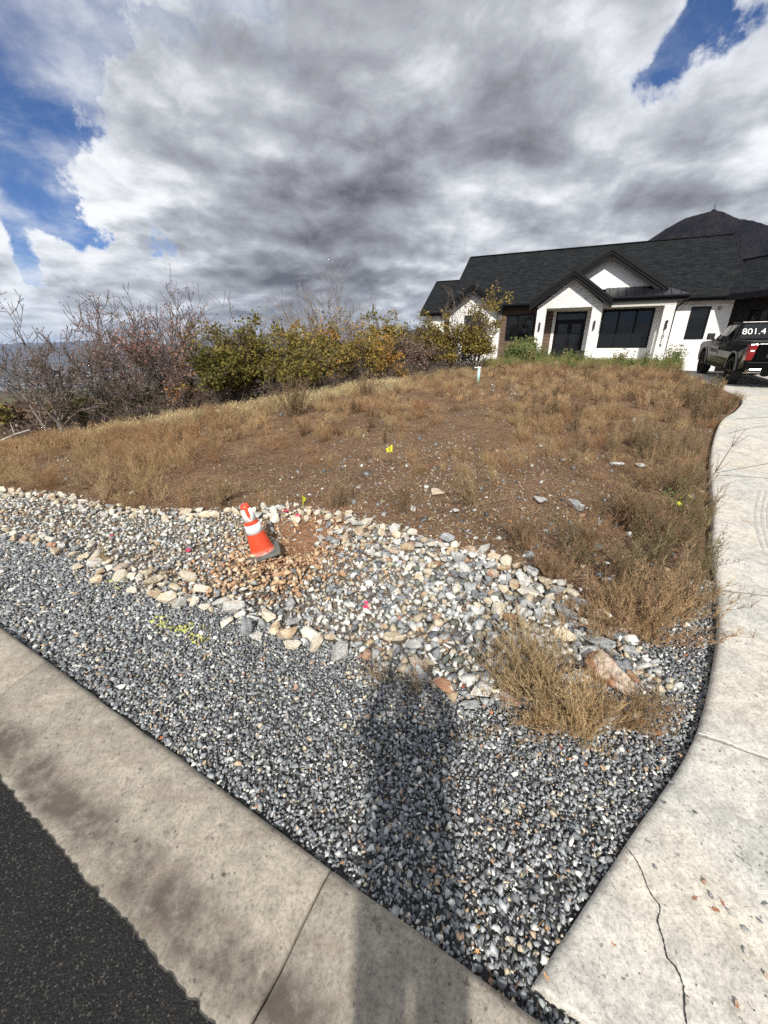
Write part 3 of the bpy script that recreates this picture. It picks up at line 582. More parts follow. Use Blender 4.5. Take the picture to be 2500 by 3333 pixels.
MB().box((4.95, -1.62, 4.44), (8.4, 0, 4.47)).box((8.38, -1.62, 4.44), (8.45, -.5, 4.66)).build('soffit', MT['soffit'], house)
MB().box((4.68, -1.5, 4.2), (8.02, -1.28, 4.43)).build('beam', flat('beam_white', (.52, .50, .45), .75), house)['label'] = 'white beam over the porch opening'
# entry portal
mb = MB(); v0, v1 = -1.5, -1.18
for (a, b_) in ((1.38, 1.86), (4.19, 4.69)): mb.box((a, v0, 1.15), (b_, v1, 4.26))
mb.prism([(1.38, v0, 4.26), (4.69, v0, 4.26), (4.69, v0, 4.38), (3.035, v0, 5.66), (1.38, v0, 4.38)], (0, .32, 0))
mb.build('porch_portal', MT['stone'], house)['label'] = 'white stone entry portal with square opening'
MB().box((1.40, -1.18, 4.24), (4.67, -.004, 4.27)).build('porch_ceiling', MT['white_trim'], house)
MB().box((7.52, -1.5, 1.4), (8.0, -1.12, 4.2)).build('column', MT['stone'], house)['label'] = 'white stone pillar with the house number'
MB().box((1.25, -2.0, 1.30), (8.15, -.002, 1.50)).build('porch_slab', flat('porch_slab', (.50, .47, .40), .85, bumpd=.004), house, bevel=.012)
MB().box((1.3, -1.95, .8), (8.1, -.01, 1.299)).build('porch_foundation', flat('foundation', (.36, .34, .31), .9, bumpd=.006), house)
MB().box((2.0, -2.35, 1.0), (4.1, -2.003, 1.36)).build('porch_step', flat('step', (.45, .42, .36), .85), house, bevel=.01)
# double door
dr = MB(); z0, z1 = 1.52, 4.16
dr.box((2.37, .02, z0), (2.45, .14, z1)).box((3.93, .02, z0), (4.01, .14, z1)).box((2.45, .02, z1 - .09), (3.93, .14, z1)).box((2.45, .02, 3.66), (3.93, .14, 3.76))
dframe = dr.build('door_frame', MT['black_metal'], house)
MB().box((2.45, .075, 3.76), (3.93, .09, z1 - .09)).build('pane', MT['glass'], dframe)
for (a, b_, hs) in ((2.455, 3.187, 1), (3.193, 3.925, -1)):
    mb = MB(); s = .12; mb.box((a, .04, z0), (a + s, .10, 3.655)).box((b_ - s, .04, z0), (b_, .10, 3.655)).box((a + s, .04, 3.52), (b_ - s, .10, 3.655)).box((a + s, .04, z0), (b_ - s, .10, z0 + .42))
    for zz in (2.42, 2.98): mb.box((a + s, .045, zz - .03), (b_ - s, .095, zz + .03))
    d_ = mb.build('door', MT['black_metal'], house)
    MB().box((a + s, .065, z0 + .42), (b_ - s, .075, 3.52)).build('pane', MT['glass'], d_)
    hx = b_ - .06 if hs > 0 else a + .06
    MB().tube((hx, -.02, 2.35), (hx, -.02, 2.75), .012).box((hx - .03, .0, 2.45), (hx + .03, .038, 2.62)).build('handle', MT['black_metal'], d_)
# wall lamps
lampm = flat('lamp_black', (.02, .02, .022), .4)
for (u, v, z, lb) in ((1.60, -1.5, 3.33, 'black wall lamp on the left entry pillar'), (4.42, -1.5, 3.35, 'black wall lamp on the right entry pillar'), (7.77, -1.5, 3.30, 'black wall lamp above the house number')):
    w = MB().box((u - .035, v - .02, z - .14), (u + .035, v, z + .14)).build('wall_lamp', lampm, house, bevel=.004); w['label'] = lb
    MB().tube((u, v - .075, z - .21), (u, v - .075, z - .02), .05, .05, 12).tube((u, v - .075, z + .02), (u, v - .075, z + .21), .05, .05, 12).box((u - .02, v - .075, z - .02), (u + .02, v - .02, z + .02)).build('lamp_shade', lampm, w)
for i, ch in enumerate('1019'):
    o = text_mesh('house_number', ch, .25, lampm, house, (7.74 - i * .004, -1.503, 2.93 - i * .215), (R(90), 0, 0), .012, bold=.004); o['label'] = 'black house number digit %s on the stone pillar' % ch
MB().tube((4.62 - 2.1, -.02, 2.5), (4.62 - 2.1, -.02, 2.62), .02).build('doorbell', lampm, house)
mb = MB(); mb.path([(8.36, -1.60, 4.5), (8.30, -1.3, 4.3), (8.09, -1.16, 4.1), (8.06, -1.14, 1.5), (8.06, -1.16, 1.15)], .035, 8); mb.build('downspout', MT['black_metal'], house)
mb = MB(); mb.path([(-.9, -.1, 4.4), (-.9, -.05, .9)], .035, 8).build('downspout', MT['black_metal'], house)
MB().box((10.13, -.06, 4.03), (10.27, 0, 4.17)).build('wall_vent', lampm, house, bevel=.01)
MB().box((10.165, -.064, 4.07), (10.235, -.06, 4.13)).build('vent_lens', MT['white_trim'], house)
MB().box((7.30, -.02, 1.82), (7.38, 0.0, 1.94)).build('outlet_cover', MT['white_trim'], house)
# angled garage wing
gw = bpy.data.objects.new('garage_wing', None); COL.objects.link(gw); gw.parent = house; gw.location = (10.75, 0, 0); gw.rotation_euler = (0, 0, math.atan2(-.97, .245) - HOUSE_RZ)
def gpart(o, *a): return o
# wing local axes: x runs towards the street along the front wall, y runs back from it (away from the lot)
WL = 11.0
MB().box((.0, .003, .8), (.9, .2, EV)).box((4.0, .003, .8), (4.7, .2, EV)).box((.9, .003, 3.95), (4.0, .2, EV)).box((4.7, .003, 3.95), (8.2, .2, EV)).box((8.2, .003, .8), (WL, .2, EV)).build('garage_wall', flat('painted_shade_wall', (.018, .016, .015), .8, spec=.1), gw)  # shade under the deep overhang is put into this near-black wall colour
gd = MB(); 
for (a, b_) in ((.95, 3.95), (4.75, 8.15)):
    mb = MB(); z0, z1 = 1.0, 3.93
    n = 4; hgt = (z1 - z0) / n
    for i in range(n + 1): mb.box((a, .09, z0 + i * hgt - .03), (b_, .15, z0 + i * hgt + .03))
    for i in range(5): x = a + (b_ - a) * i / 4; mb.box((x - .04, .092, z0 + .03), (x + .04, .148, z1 - .03))
    d_ = mb.build('garage_door', MT['black_metal'], gw); MB().box((a, .11, z0), (b_, .13, z1)).build('pane', MT['glass'], d_)
MB().box((.0, .3, .8), (WL, 7, EV - .02)).build('garage_wall', MT['soffit'], gw)
rz_ = 4.66 + SL * 2.95
MB().prism([(-1.2, -.75, 4.66), (WL + .4, -.75, 4.66), (WL + .4, 2.2, rz_), (-2.2, 2.2, rz_)], (0, 0, -.08)).build('garage_roof', MT['shingle'], gw)['label'] = 'lower shingle roof of the angled garage wing'
MB().prism([(-2.2, 2.2, rz_), (WL + .4, 2.2, rz_), (WL + .4, 7.6, 4.4), (.5, 7.6, 4.4)], (0, 0, -.08)).build('garage_roof', MT['shingle'], gw)
MB().box((0, -.76, 4.42), (WL + .4, -.72, 4.64)).build('fascia', MT['black_trim'], gw)
MB().box((-.2, -.72, 4.44), (WL + .4, .1, 4.47)).build('soffit', MT['soffit'], gw)
MB().bar((-2.0, 2.2, rz_ + .01), (WL + .4, 2.2, rz_ + .01), .24, .05).build('ridge_cap', MT['shingle'], gw)

def hpos(u, v, z=0): return (8.07 + u * math.cos(HOUSE_RZ) - v * math.sin(HOUSE_RZ), 27 + u * math.sin(HOUSE_RZ) + v * math.cos(HOUSE_RZ), z)
# planters and pumpkins by the door
pm = flat('planter_black', (.018, .018, .02), .5)
for (u, v, lb) in ((2.02, -.75, 'black square planter left of the front door'), (4.02, -1.28, 'black square planter at the right entry pillar')):
    p = empty('planter', hpos(u, v, 1.5), HOUSE_RZ, lb, 'planter', 'black planters beside the front door')
    mb = MB(); mb.add([(-.15, -.15, 0), (.15, -.15, 0), (.15, .15, 0), (-.15, .15, 0), (-.2, -.2, .55), (.2, -.2, .55), (.2, .2, .55), (-.2, .2, .55)], [(0, 3, 2, 1), (0, 1, 5, 4), (1, 2, 6, 5), (2, 3, 7, 6), (3, 0, 4, 7)]); mb.box((-.21, -.21, .53), (.21, -.17, .57)).box((-.21, .17, .53), (.21, .21, .57)).box((-.21, -.17, .53), (-.17, .17, .57)).box((.17, -.17, .53), (.21, .17, .57)); mb.build('pot', pm, p)
    MB().box((-.17, -.17, .48), (.17, .17, .5)).build('potting_soil', MT['soffit'], p)
pk = flat('pumpkin_orange', (.72, .20, .03), .5, var=.2)
for i, (u, v, r_, lb) in enumerate(((2.28, -1.0, .11, 'small orange pumpkin on the porch nearest the left planter'), (2.55, -1.05, .13, 'larger orange pumpkin on the porch in front of the door'))):
    vs = []; fs = []; n, k = 32, 10
    for j in range(k + 1):
        t = math.pi * j / k
        for q in range(n):
            a = 2 * math.pi * q / n; rr = r_ * math.sin(t) * (1 + .07 * math.cos(8 * a)) ; vs.append((rr * math.cos(a), rr * math.sin(a), r_ * .8 * (1 - math.cos(t)) - .02 * (j in (0, k)) * (1 if j else -1)))
    for j in range(k):
        for q in range(n): fs.append((j * n + q, j * n + (q + 1) % n, (j + 1) * n + (q + 1) % n, (j + 1) * n + q))
    mb = MB(); mb.add(vs, fs); o = mb.build('pumpkin', pk, None, True, loc=hpos(u, v, 1.5)); tag(o, lb, 'pumpkin', 'pumpkins on the porch')
    MB().tube((0, 0, r_ * 1.55), (.01, .01, r_ * 1.85), .016, .01, 6).build('stem', flat('pumpkin_stem', (.12, .11, .04), .8), o)

# ------------------------------------------------------------------ pickup truck
def build_truck():
    t = empty('pickup_truck', (13.99, 16.21, 0), 0, 'black lifted pickup truck with white door lettering parked on the driveway', 'truck')
    fwd = Vector((.41, .91, 0)).normalized(); t.rotation_euler = (0, R(0), math.atan2(fwd.y, fwd.x)); t.scale = (1.03,) * 3
    # real metres; x forward, y left, z up; wheel base 3.75, rear axle at -1.875
    paint = flat('truck_paint', (.003, .003, .0035), .16, 0, .05, coat=.0, spec=.12); blk = flat('truck_plastic', (.015, .015, .016), .55); tyre = flat('tyre_rubber', (.014, .014, .014), .8, bumpd=.01, bumps=30)
    rimm = flat('rim_black', (.02, .02, .022), .3, .6); chrome = flat('chrome', (.75, .75, .76), .12, 1, .02); silver = flat('silver_stripe', (.26, .255, .235), .45, 0, .05); stripe = flat('stripe_pale', (.55, .53, .48), .6, 0, .05); red = flat('tail_red', (.20, .008, .008), .2, 0, .2, coat=.3); ltr = flat('lettering', (.70, .70, .68), .6, 0, .02); glassd = flat('tinted_glass', (.008, .009, .010), .04, 0, .02)
    WB = 1.875; WR = .44
    def arch(cx, r, n=12, z=.50): return [(cx + r * math.cos(a), z + r * math.sin(a)) for a in np.linspace(0, math.pi, n)]
    # side outline (x,z) counter-clockwise starting at the rear bottom
    prof = [(-3.0, .62)] + [(x, z) for x, z in reversed([(cx, cz) for cx, cz in arch(-WB, .54)])][0:] + [(-1.2, .50), (1.25, .50)] + list(reversed(arch(WB, .54))) + [(2.62, .55), (2.78, .66), (2.80, 1.05), (2.70, 1.22), (1.35, 1.32), (.9, 1.34), (-.98, 1.34), (-1.02, 1.37), (-2.98, 1.37), (-3.02, 1.3)]
    W = 1.0
    mb = MB(); ys = [-W * 1.0, -W * .97, W * .97, W * 1.0]
    def ring(y, shrink):
        cx, cz = 0, .95
        return [(cx + (x - cx) * (1 - shrink * .01), y, cz + (z - cz) * (1 - shrink * .03)) for x, z in prof]
    # body sides tumble in above the belt crease
    def yat(z, s): return s * (W - max(0, z - 1.0) * .10 - max(0, .75 - z) * .06)
    L1 = [(x, yat(z, 1), z) for x, z in prof]; Rr = [(x, yat(z, -1), z) for x, z in prof]; n = len(prof)
    mb.add(L1 + Rr, [tuple(range(n)), tuple(range(2 * n - 1, n - 1, -1))] + [(i, n + i, n + (i + 1) % n, (i + 1) % n) for i in range(n)])
    body = mb.build('body', paint, t, bevel=.03, seg=3)
    # open load bed: dark floor sheet and inner lip
    MB().box((-2.92, -.80, 1.372), (-1.08, .80, 1.376)).build('bed_liner', blk, t)
    for s in (-1, 1): MB().box((-2.96, s * .89 - .05, 1.37), (-1.04, s * .89 + .05, 1.40)).build('bed_rail', blk, t, bevel=.01)
    # cab
    cab = MB(); lo = [(1.25, 1.33), (.42, 1.94), (-.72, 1.96), (-1.0, 1.33)]
    a = [(1.32, .92, 1.33), (.42, .74, 1.90), (-.70, .74, 1.93), (-1.02, .92, 1.33)]; bq = [(x, -y, z) for x, y, z in a]
    cab.add(a + bq, [(0, 1, 2, 3), (7, 6, 5, 4), (0, 4, 5, 1), (1, 5, 6, 2), (2, 6, 7, 3), (3, 7, 4, 0)])
    cab.build('cab', paint, t, bevel=.05, seg=3)
    MB().box((-.62, -.70, 1.925), (.36, .70, 1.955)).build('cab_roof', paint, t, bevel=.02)
    for s in (-1, 1):
        def sp(x, z, off=.012):
            k = (z - 1.33) / .6; y = .92 - .18 * k; return (x, s * (y + off), z)
        for nm, pts in (('side_window', [(1.05, 1.38), (.50, 1.82), (.08, 1.85), (.08, 1.38)]), ('side_window', [(.0, 1.38), (.0, 1.85), (-.58, 1.86), (-.80, 1.38)])):
            P = [sp(x, z) for x, z in pts]; MB().prism(P, (0, -s * .02, 0)).build(nm, glassd, t)
        MB().prism([sp(x, z, .016) for x, z in ((1.1, 1.355), (1.1, 1.375), (-.86, 1.375), (-.86, 1.355))], (0, -s * .02, 0)).build('window_trim', blk, t)
    # rear and front glass
    MB().prism([(-1.010 - .0, -.78, 1.42), (-1.010, .78, 1.42), (-.765, .66, 1.88), (-.765, -.66, 1.88)], (-.012, 0, -.0)).build('rear_window', glassd, t)
    MB().prism([(1.26, -.80, 1.40), (1.26, .80, 1.40), (.50, .68, 1.86), (.50, -.68, 1.86)], (.012, 0, .012)).build('windscreen', glassd, t)
    ang = math.atan2(.245, .46)
    text_mesh('phone_number_lettering', '801.4', .30, ltr, t, (-1.035 + .115 + .0, .72, 1.64), (R(90) - ang, 0, R(-90)), .002, 'LEFT')
    # door seams, handles
    for s in (-1, 1):
        mb = MB(); 
        for x in (1.18, .04, -.98): mb.box((x - .006, s * .995 - .012, .56), (x + .006, s * .995 + .004, 1.0)).box((x - .006, s * .975 - .01, 1.0), (x + .006, s * .975 + .008, 1.33))
        mb.build('door_seam', blk, t)
        for x in (.2, -.75): MB().box((x, s * .975, 1.20), (x + .2, s * 1.02, 1.235)).build('door_handle', blk, t, bevel=.01)
        # silver band with lettering along the doors
        band = MB(); band.prism([(1.16, s * 1.008, 1.11), (1.16, s * 1.014, .86), (.06, s * 1.014, .86), (.06, s * 1.008, 1.11)], (0, s * .003, 0)); band.build('door_stripe', stripe, t)
        band = MB(); band.prism([(1.22, s * 1.006, .74), (1.22, s * 1.0, .60), (-1.1, s * 1.0, .60), (-1.1, s * 1.006, .74)], (0, s * .004, 0)); band.build('door_stripe', flat('bronze_stripe', (.045, .04, .03), .35, .3), t)
        MB().box((-1.15, s * .98 - .07, .44), (1.2, s * .98 + .07, .50)).build('running_board', blk, t, bevel=.01)
        # wheel arch trims
        for cx in (-WB, WB):
            mb = MB(); pr = arch(cx, .575, 16, .5); pi_ = arch(cx, .535, 16, .5)
            for (p, q, p2, q2) in zip(pr, pr[1:], pi_, pi_[1:]): mb.prism([(p[0], s * 1.0, p[1]), (q[0], s * 1.0, q[1]), (q2[0], s * 1.0, q2[1]), (p2[0], s * 1.0, p2[1])], (0, s * .03, 0))
            mb.build('wheel_arch_trim', silver, t)
            w = MB(); w.lathe([(WR - .1, -.14), (WR - .02, -.145), (WR, -.11), (WR, .11), (WR - .02, .145), (WR - .1, .14)], 40, (0, 0, 0), 'x')
            th = MB()
            wh = w.build('wheel', tyre, t, True, loc=(cx, s * .87, WR), rot=(0, 0, R(90)))
            for k in range(30):
                a_ = 2 * math.pi * k / 30; c_, s_ = math.cos(a_), math.sin(a_); off = .03 if k % 2 else -.03
                th.bar((-.12 + off, (WR + .002) * c_, (WR + .002) * s_), (.12 + off, (WR + .002) * c_, (WR + .002) * s_), .035, .02, (0, c_, s_))
            th.build('tread', tyre, wh)
            rm = MB(); rm.lathe([(WR - .1, .12 * s), (.31, .10 * s), (.29, .02 * s), (.0, .02 * s)], 30, (0, 0, 0), 'x').lathe([(WR - .1, -.12 * s), (.3, -.1 * s), (.0, -.1 * s)], 24, (0, 0, 0), 'x')
            for k in range(6):
                a_ = 2 * math.pi * k / 6; rm.bar((.07 * s, 0, 0), (.10 * s, .31 * math.cos(a_), .31 * math.sin(a_)), .07, .05)
            rm.lathe([(.08, .06 * s), (.075, .11 * s), (.0, .115 * s)], 16, (0, 0, 0), 'x'); rm.build('rim', rimm, wh)
        # mirrors
        MB().box((.98, s * 1.02 - .06, 1.33), (1.04, s * 1.02 + .06, 1.38)).build('mirror_arm', blk, t)
        MB().box((.92, s * 1.14 - .13, 1.34), (1.06, s * 1.14 + .11, 1.58)).build('mirror', blk, t, bevel=.03)
        # tail lights wrap the rear corner
        mb = MB(); mb.prism([(-3.035, s * .97, 1.32), (-3.035, s * .76, 1.32), (-3.035, s * .80, 1.12), (-3.035, s * .79, 1.06), (-3.035, s * .84, .84), (-3.035, s * 1.0, .84)], (.28, 0, 0)); tl = mb.build('tail_light', red, t, bevel=.015)
        MB().box((-3.042, s * .88 - .05, 1.10), (-3.034, s * .88 + .05, 1.15)).build('reversing_lamp', flat('lamp_clear', (.8, .8, .78), .2), tl)
        MB().box((-3.10, s * .68 - .17, .47), (-2.8, s * .68 + .17, .60)).build('exhaust_tip', chrome, t, bevel=.03); MB().box((-3.104, s * .68 - .135, .495), (-3.10, s * .68 + .135, .575)).build('exhaust_hole', blk, t)
        MB().box((2.72, s * .8 - .2, 1.0), (2.83, s * .8 + .2, 1.14)).build('headlight', flat('lamp_clear2', (.7, .7, .7), .15), t, bevel=.02)
    s = 1; o = text_mesh('door_lettering', 'STANDARD', .20, flat('dark_letters', (.05, .05, .05), .5), t, (.61, 1.021, .985), (R(90), 0, R(180)), .002, sx=.98, bold=.004)
    # tailgate, bumper
    mb = MB(); mb.box((-3.045, -.76, .84), (-3.02, .76, 1.33)); tg = mb.build('tailgate', paint, t, bevel=.012); MB().box((-3.06, -.14, 1.16), (-3.046, .14, 1.24)).build('handle', blk, tg)
    MB().box((-3.052, -.5, .93), (-3.047, .5, 1.03)).build('tailgate_panel', blk, tg)
    MB().box((-3.12, -1.0, .60), (-2.95, 1.0, .80)).box((-3.10, -.55, .50), (-2.95, .55, .60)).build('rear_bumper', paint, t, bevel=.03, seg=3)
    MB().box((-3.122, -.95, .785), (-3.02, .95, .80)).build('bumper_step', blk, t)
    MB().tube((-3.1, 0, .46), (-2.6, 0, .46), .035).tube((-3.08, .25, .38), (-3.08, .25, .50), .03).build('tow_hitch', blk, t)
    MB().tube((-WB, -.8, .44), (-WB, .8, .44), .06).tube((WB, -.8, .44), (WB, .8, .44), .06).lathe([(.0, -.17), (.16, -.1), (.18, 0), (.16, .1), (.0, .17)], 16, (-WB, 0, .44), 'x').box((-2.8, -.5, .52), (2.4, -.4, .62)).box((-2.8, .4, .52), (2.4, .5, .62)).build('chassis', blk, t)
    MB().box((2.7, -.95, .55), (2.9, .95, .75)).build('front_bumper', blk, t, bevel=.03)
    MB().path([(-.2, -.72, 1.95), (.1, -.6, 1.975)], .02).build('roof_antenna', blk, t)
    return t
truck = build_truck()
# seat the truck on the sloping driveway
def seat(t):
    zf = zdrive(0, 18.0) ; zr_ = zdrive(0, 14.6); t.location.z = (zf + zr_) / 2 ; t.rotation_mode = 'ZYX'; t.rotation_euler[1] = -math.atan2(zf - zr_, 3.75)
    m_ = Matrix.Rotation(t.rotation_euler[2], 4, 'Z') @ Matrix.Rotation(-math.atan2(zf - zr_, 3.75), 4, 'Y'); t.rotation_mode = 'XYZ'; t.rotation_euler = m_.to_euler('XYZ')
seat(truck)

# ------------------------------------------------------------------ stones
def hull_stone(npts, seed, flat_=(1, 1, 1), smooth_pts=0):
    r = np.random.default_rng(seed); p = r.normal(size=(npts, 3)); p /= np.linalg.norm(p, axis=1)[:, None]; p *= r.uniform(.80, 1.0, (npts, 1)); p *= np.array(flat_)
    bm = bmesh.new(); [bm.verts.new(q) for q in p]; res = bmesh.ops.convex_hull(bm, input=bm.verts)
    bmesh.ops.delete(bm, geom=[v for v in bm.verts if not v.link_faces], context='VERTS'); bmesh.ops.recalc_face_normals(bm, faces=bm.faces); bmesh.ops.triangulate(bm, faces=bm.faces)
    bm.verts.ensure_lookup_table(); V = np.array([v.co[:] for v in bm.verts]); F = np.array([[v.index for v in f.verts] for f in bm.faces]); bm.free(); return V, F
STONES = [hull_stone(random.choice([8, 9, 9, 10, 11]), 100 + i, (1, random.uniform(.6, .95), random.uniform(.45, .8))) for i in range(24)]
def euler_mats(r, n, tilt=.6):
    a = r.uniform(0, 6.283, n); b_ = r.normal(0, tilt, n); c_ = r.normal(0, tilt, n); ca, sa, cb, sb, cc, sc2 = np.cos(a), np.sin(a), np.cos(b_), np.sin(b_), np.cos(c_), np.sin(c_)
    Z = np.zeros(n); O = np.ones(n)
    Rz = np.stack([ca, -sa, Z, sa, ca, Z, Z, Z, O], -1).reshape(n, 3, 3); Ry = np.stack([cb, Z, sb, Z, O, Z, -sb, Z, cb], -1).reshape(n, 3, 3); Rx = np.stack([O, Z, Z, Z, cc, -sc2, Z, sc2, cc], -1).reshape(n, 3, 3)
    return Rz @ Ry @ Rx
def scatter(protos, pos, size, cols, r, tilt=.6, mats=None):
    Vs, Fs, Cs = [], [], []; off = 0; which = r.integers(0, len(protos), len(pos)); Mx = euler_mats(r, len(pos), tilt) if mats is None else mats
    size = np.asarray(size); size = size[:, None] * np.ones((1, 3)) if size.ndim == 1 else size
    for k, pr in enumerate(protos):
        V, F = pr[0], pr[1]; s = np.where(which == k)[0]
        if not len(s): continue
        W_ = np.einsum('nij,vj->nvi', Mx[s], V) * size[s][:, None, :] + pos[s][:, None, :]
        Vs.append(W_.reshape(-1, 3)); Fs.append((F[None] + (np.arange(len(s)) * len(V))[:, None, None] + off).reshape(-1, F.shape[1])); 
        cc = np.repeat(cols[s], len(V), 0)
        if len(pr) > 2: cc = cc * np.tile(pr[2], (len(s), 1))
        Cs.append(cc); off += len(s) * len(V)
    return np.concatenate(Vs), np.concatenate(Fs), np.concatenate(Cs)
PAL = np.array([(.060, .064, .068), (.095, .10, .105), (.14, .147, .153), (.21, .22, .225), (.32, .33, .33), (.50, .50, .46), (.66, .64, .58), (.36, .27, .18), (.30, .19, .13), (.42, .36, .26), (.14, .15, .13)])
def pick(r, n, w): w = np.array(w, float); return PAL[r.choice(len(PAL), n, p=w / w.sum())] * r.uniform(.8, 1.2, (n, 1))
yel = [on_ground(*q)[:2] for q in ((350, 1337), (365, 1352), (385, 1362), (405, 1362), (425, 1378), (440, 1384), (352, 1348))] 
yel2 = [on_ground(*q)[:2] for q in ((245, 1262), (262, 1268))]
def ingravel(x, y): 
    cn = x * CN[0] + y * CN[1]; top = np.where(x < 1.54, ylo(x), np.interp(x, [1.54, 1.8, 2.1, 2.4, 2.7, 3.0], [1.95, 2.3, 2.6, 2.85, 2.95, 2.9])); dd = -sdist(x, y, DEDGE)
    return (cn > CBACK + .004) & ((dd < -.006) | ((cn < .782) & (x < 1.6))) & (y < top + .10)
def build_gravel():
    r = np.random.default_rng(21); P = []
    # density falls away from the camera, size rises a little
    for (x0, x1, y0, y1, sp) in ((-1.6, 3.2, -.5, 3.2, .0158), (-4.2, -1.6, .8, 4.2, .0195), (-9.5, -4.2, 2.5, 7.0, .030)):
        gx, gy = np.meshgrid(np.arange(x0, x1, sp), np.arange(y0, y1, sp)); gx = gx.ravel() + r.uniform(-.5, .5, gx.size) * sp * 1.3; gy = gy.ravel() + r.uniform(-.5, .5, gy.size) * sp * 1.3
        k = ingravel(gx, gy); P.append(np.c_[gx[k], gy[k], np.full(k.sum(), sp)])
    P = np.concatenate(P); P2 = P[r.uniform(size=len(P)) < .55].copy(); P2[:, :2] += r.uniform(-.01, .01, (len(P2), 2)); low = np.r_[np.zeros(len(P)), np.ones(len(P2))]; P = np.concatenate([P, P2]); n = len(P); z = hz(P[:, 0], P[:, 1]) + r.uniform(-.002, .012, n) + .004 - low * .009 + .004 * vnoise(P[:, 0], P[:, 1], 14, 51)
    sz = P[:, 2] * np.clip(r.lognormal(-.32, .42, n), .32, 1.75)
    # flatter bank of fines against kerb and slab
    z = z + .004
    c = pick(r, n, (1, 8, 20, 24, 15, 5, 1.8, 1.6, 1.0, 3.0, 2)) * 1.2
    tanp = np.clip(vnoise(P[:, 0], P[:, 1], 1.5, 61) - .35, 0, 1) * .5; sel = r.uniform(size=n) < tanp; c[sel] = pick(r, sel.sum(), (1, 1, 2, 3, 4, 4, 3, 5, 4, 6, 1))
    for q in yel:
        d = np.hypot(P[:, 0] - q[0], (P[:, 1] - q[1])); s2 = r.uniform(size=n) < .55 * np.exp(-(d / .05) ** 2); c[s2] = np.array([.55, .56, .16]) * r.uniform(.8, 1.1, (s2.sum(), 1))
    for q in yel2:
        d = np.hypot(P[:, 0] - q[0], (P[:, 1] - q[1])); s2 = r.uniform(size=n) < .25 * np.exp(-(d / .06) ** 2); c[s2] = np.array([.48, .48, .2]) * r.uniform(.8, 1.1, (s2.sum(), 1))
    V, F, C = scatter(STONES, np.c_[P[:, :2], z], sz, c, r, .55); me = mesh_np('gravel', V, F, np.full(len(F), 3), MT['stones'], C); tag(link('gravel', me), kind='stuff'); print('gravel', n)
build_gravel()
def build_cobbles():
    r = np.random.default_rng(22); sp = .0435; gx, gy = np.meshgrid(np.arange(-9.5, 2.0, sp), np.arange(1.6, 7.5, sp)); gx = gx.ravel() + r.uniform(-.5, .5, gx.size) * sp; gy = gy.ravel() + r.uniform(-.5, .5, gy.size) * sp
    k = (gy > ylo(gx) - .02) & (gy < yup(gx) + .02) & (gx < 1.9)
    for a, b_, q in placed: k &= (gx - a) ** 2 + (gy - b_) ** 2 > (q * .62) ** 2
    gx, gy = gx[k], gy[k]; n = len(gx)
    pit = np.exp(-(((gx + 1.0) / .33) ** 2 + ((gy - 4.25) / .36) ** 2)); k = r.uniform(size=n) > pit * 1.3; gx, gy, pit = gx[k], gy[k], pit[k]; n = len(gx)
    z = hz(gx, gy) + r.uniform(-.005, .025, n); sz = .050 * np.clip(r.lognormal(-.42, .34, n), .35, 1.25) * np.interp(gx, [-3, -.5, .5], [.80, .95, 1.2]); z = z + sz * .30
    c = pick(r, n, (0, 1, 4, 11, 19, 19, 11, 4, 1.5, 8, 2))
    # soil-coloured heap below the cone
    heap = np.exp(-(((gx + 1.25) / .55) ** 2 + ((gy - 3.55) / .45) ** 2)) + .9 * np.exp(-(((gx + .9) / .5) ** 2 + ((gy - 4.35) / .6) ** 2)); s = r.uniform(size=n) < np.clip(heap * 1.25, 0, 1)
    tn = np.array([(.42, .26, .15), (.50, .34, .20), (.36, .22, .13), (.55, .42, .28)]); c[s] = tn[r.integers(0, 4, s.sum())] * r.uniform(.8, 1.15, (s.sum(), 1))
    tl = np.clip(.35 + .5 * vnoise(gx, gy, 1.8, 71), 0, .5); s = (r.uniform(size=n) < tl) & (~s); c[s] = pick(r, s.sum(), (0, 0, 1, 2, 5, 7, 7, 5, 1, 9, 1))
    z = z + .05 * np.clip(np.exp(-(((gx + 1.2) / .45) ** 2 + ((gy - 3.35) / .35) ** 2)), 0, 1)
    V, F, C = scatter(STONES, np.c_[gx, gy, z], sz, c, r, .6)
    # small chips between the cobbles
    m_ = 30000; x = r.uniform(-9, 1.95, m_); y = r.uniform(1.6, 7.2, m_); k = (y > ylo(x) - .03) & (y < yup(x) + .15); x, y = x[k], y[k]; c2 = pick(r, len(x), (1, 3, 5, 6, 6, 6, 3, 4, 3, 5, 3)); heap = np.exp(-(((x + 1.1) / .6) ** 2 + ((y - 3.9) / .7) ** 2)); s = r.uniform(size=len(x)) < heap * 1.2; c2[s] = tn[r.integers(0, 4, s.sum())] * .9
    V2, F2, C2 = scatter(STONES, np.c_[x, y, hz(x, y) + .004], np.clip(r.lognormal(-4.0, .3, len(x)), .010, .032), c2, r, .6)
    V = np.concatenate([V, V2]); F = np.concatenate([F, F2 + len(C)]); C = np.concatenate([C, C2])
    tag(link('cobbles', mesh_np('cobbles', V, F, np.full(len(F), 3), MT['stones'], C)), kind='stuff'); print('cobbles', n)
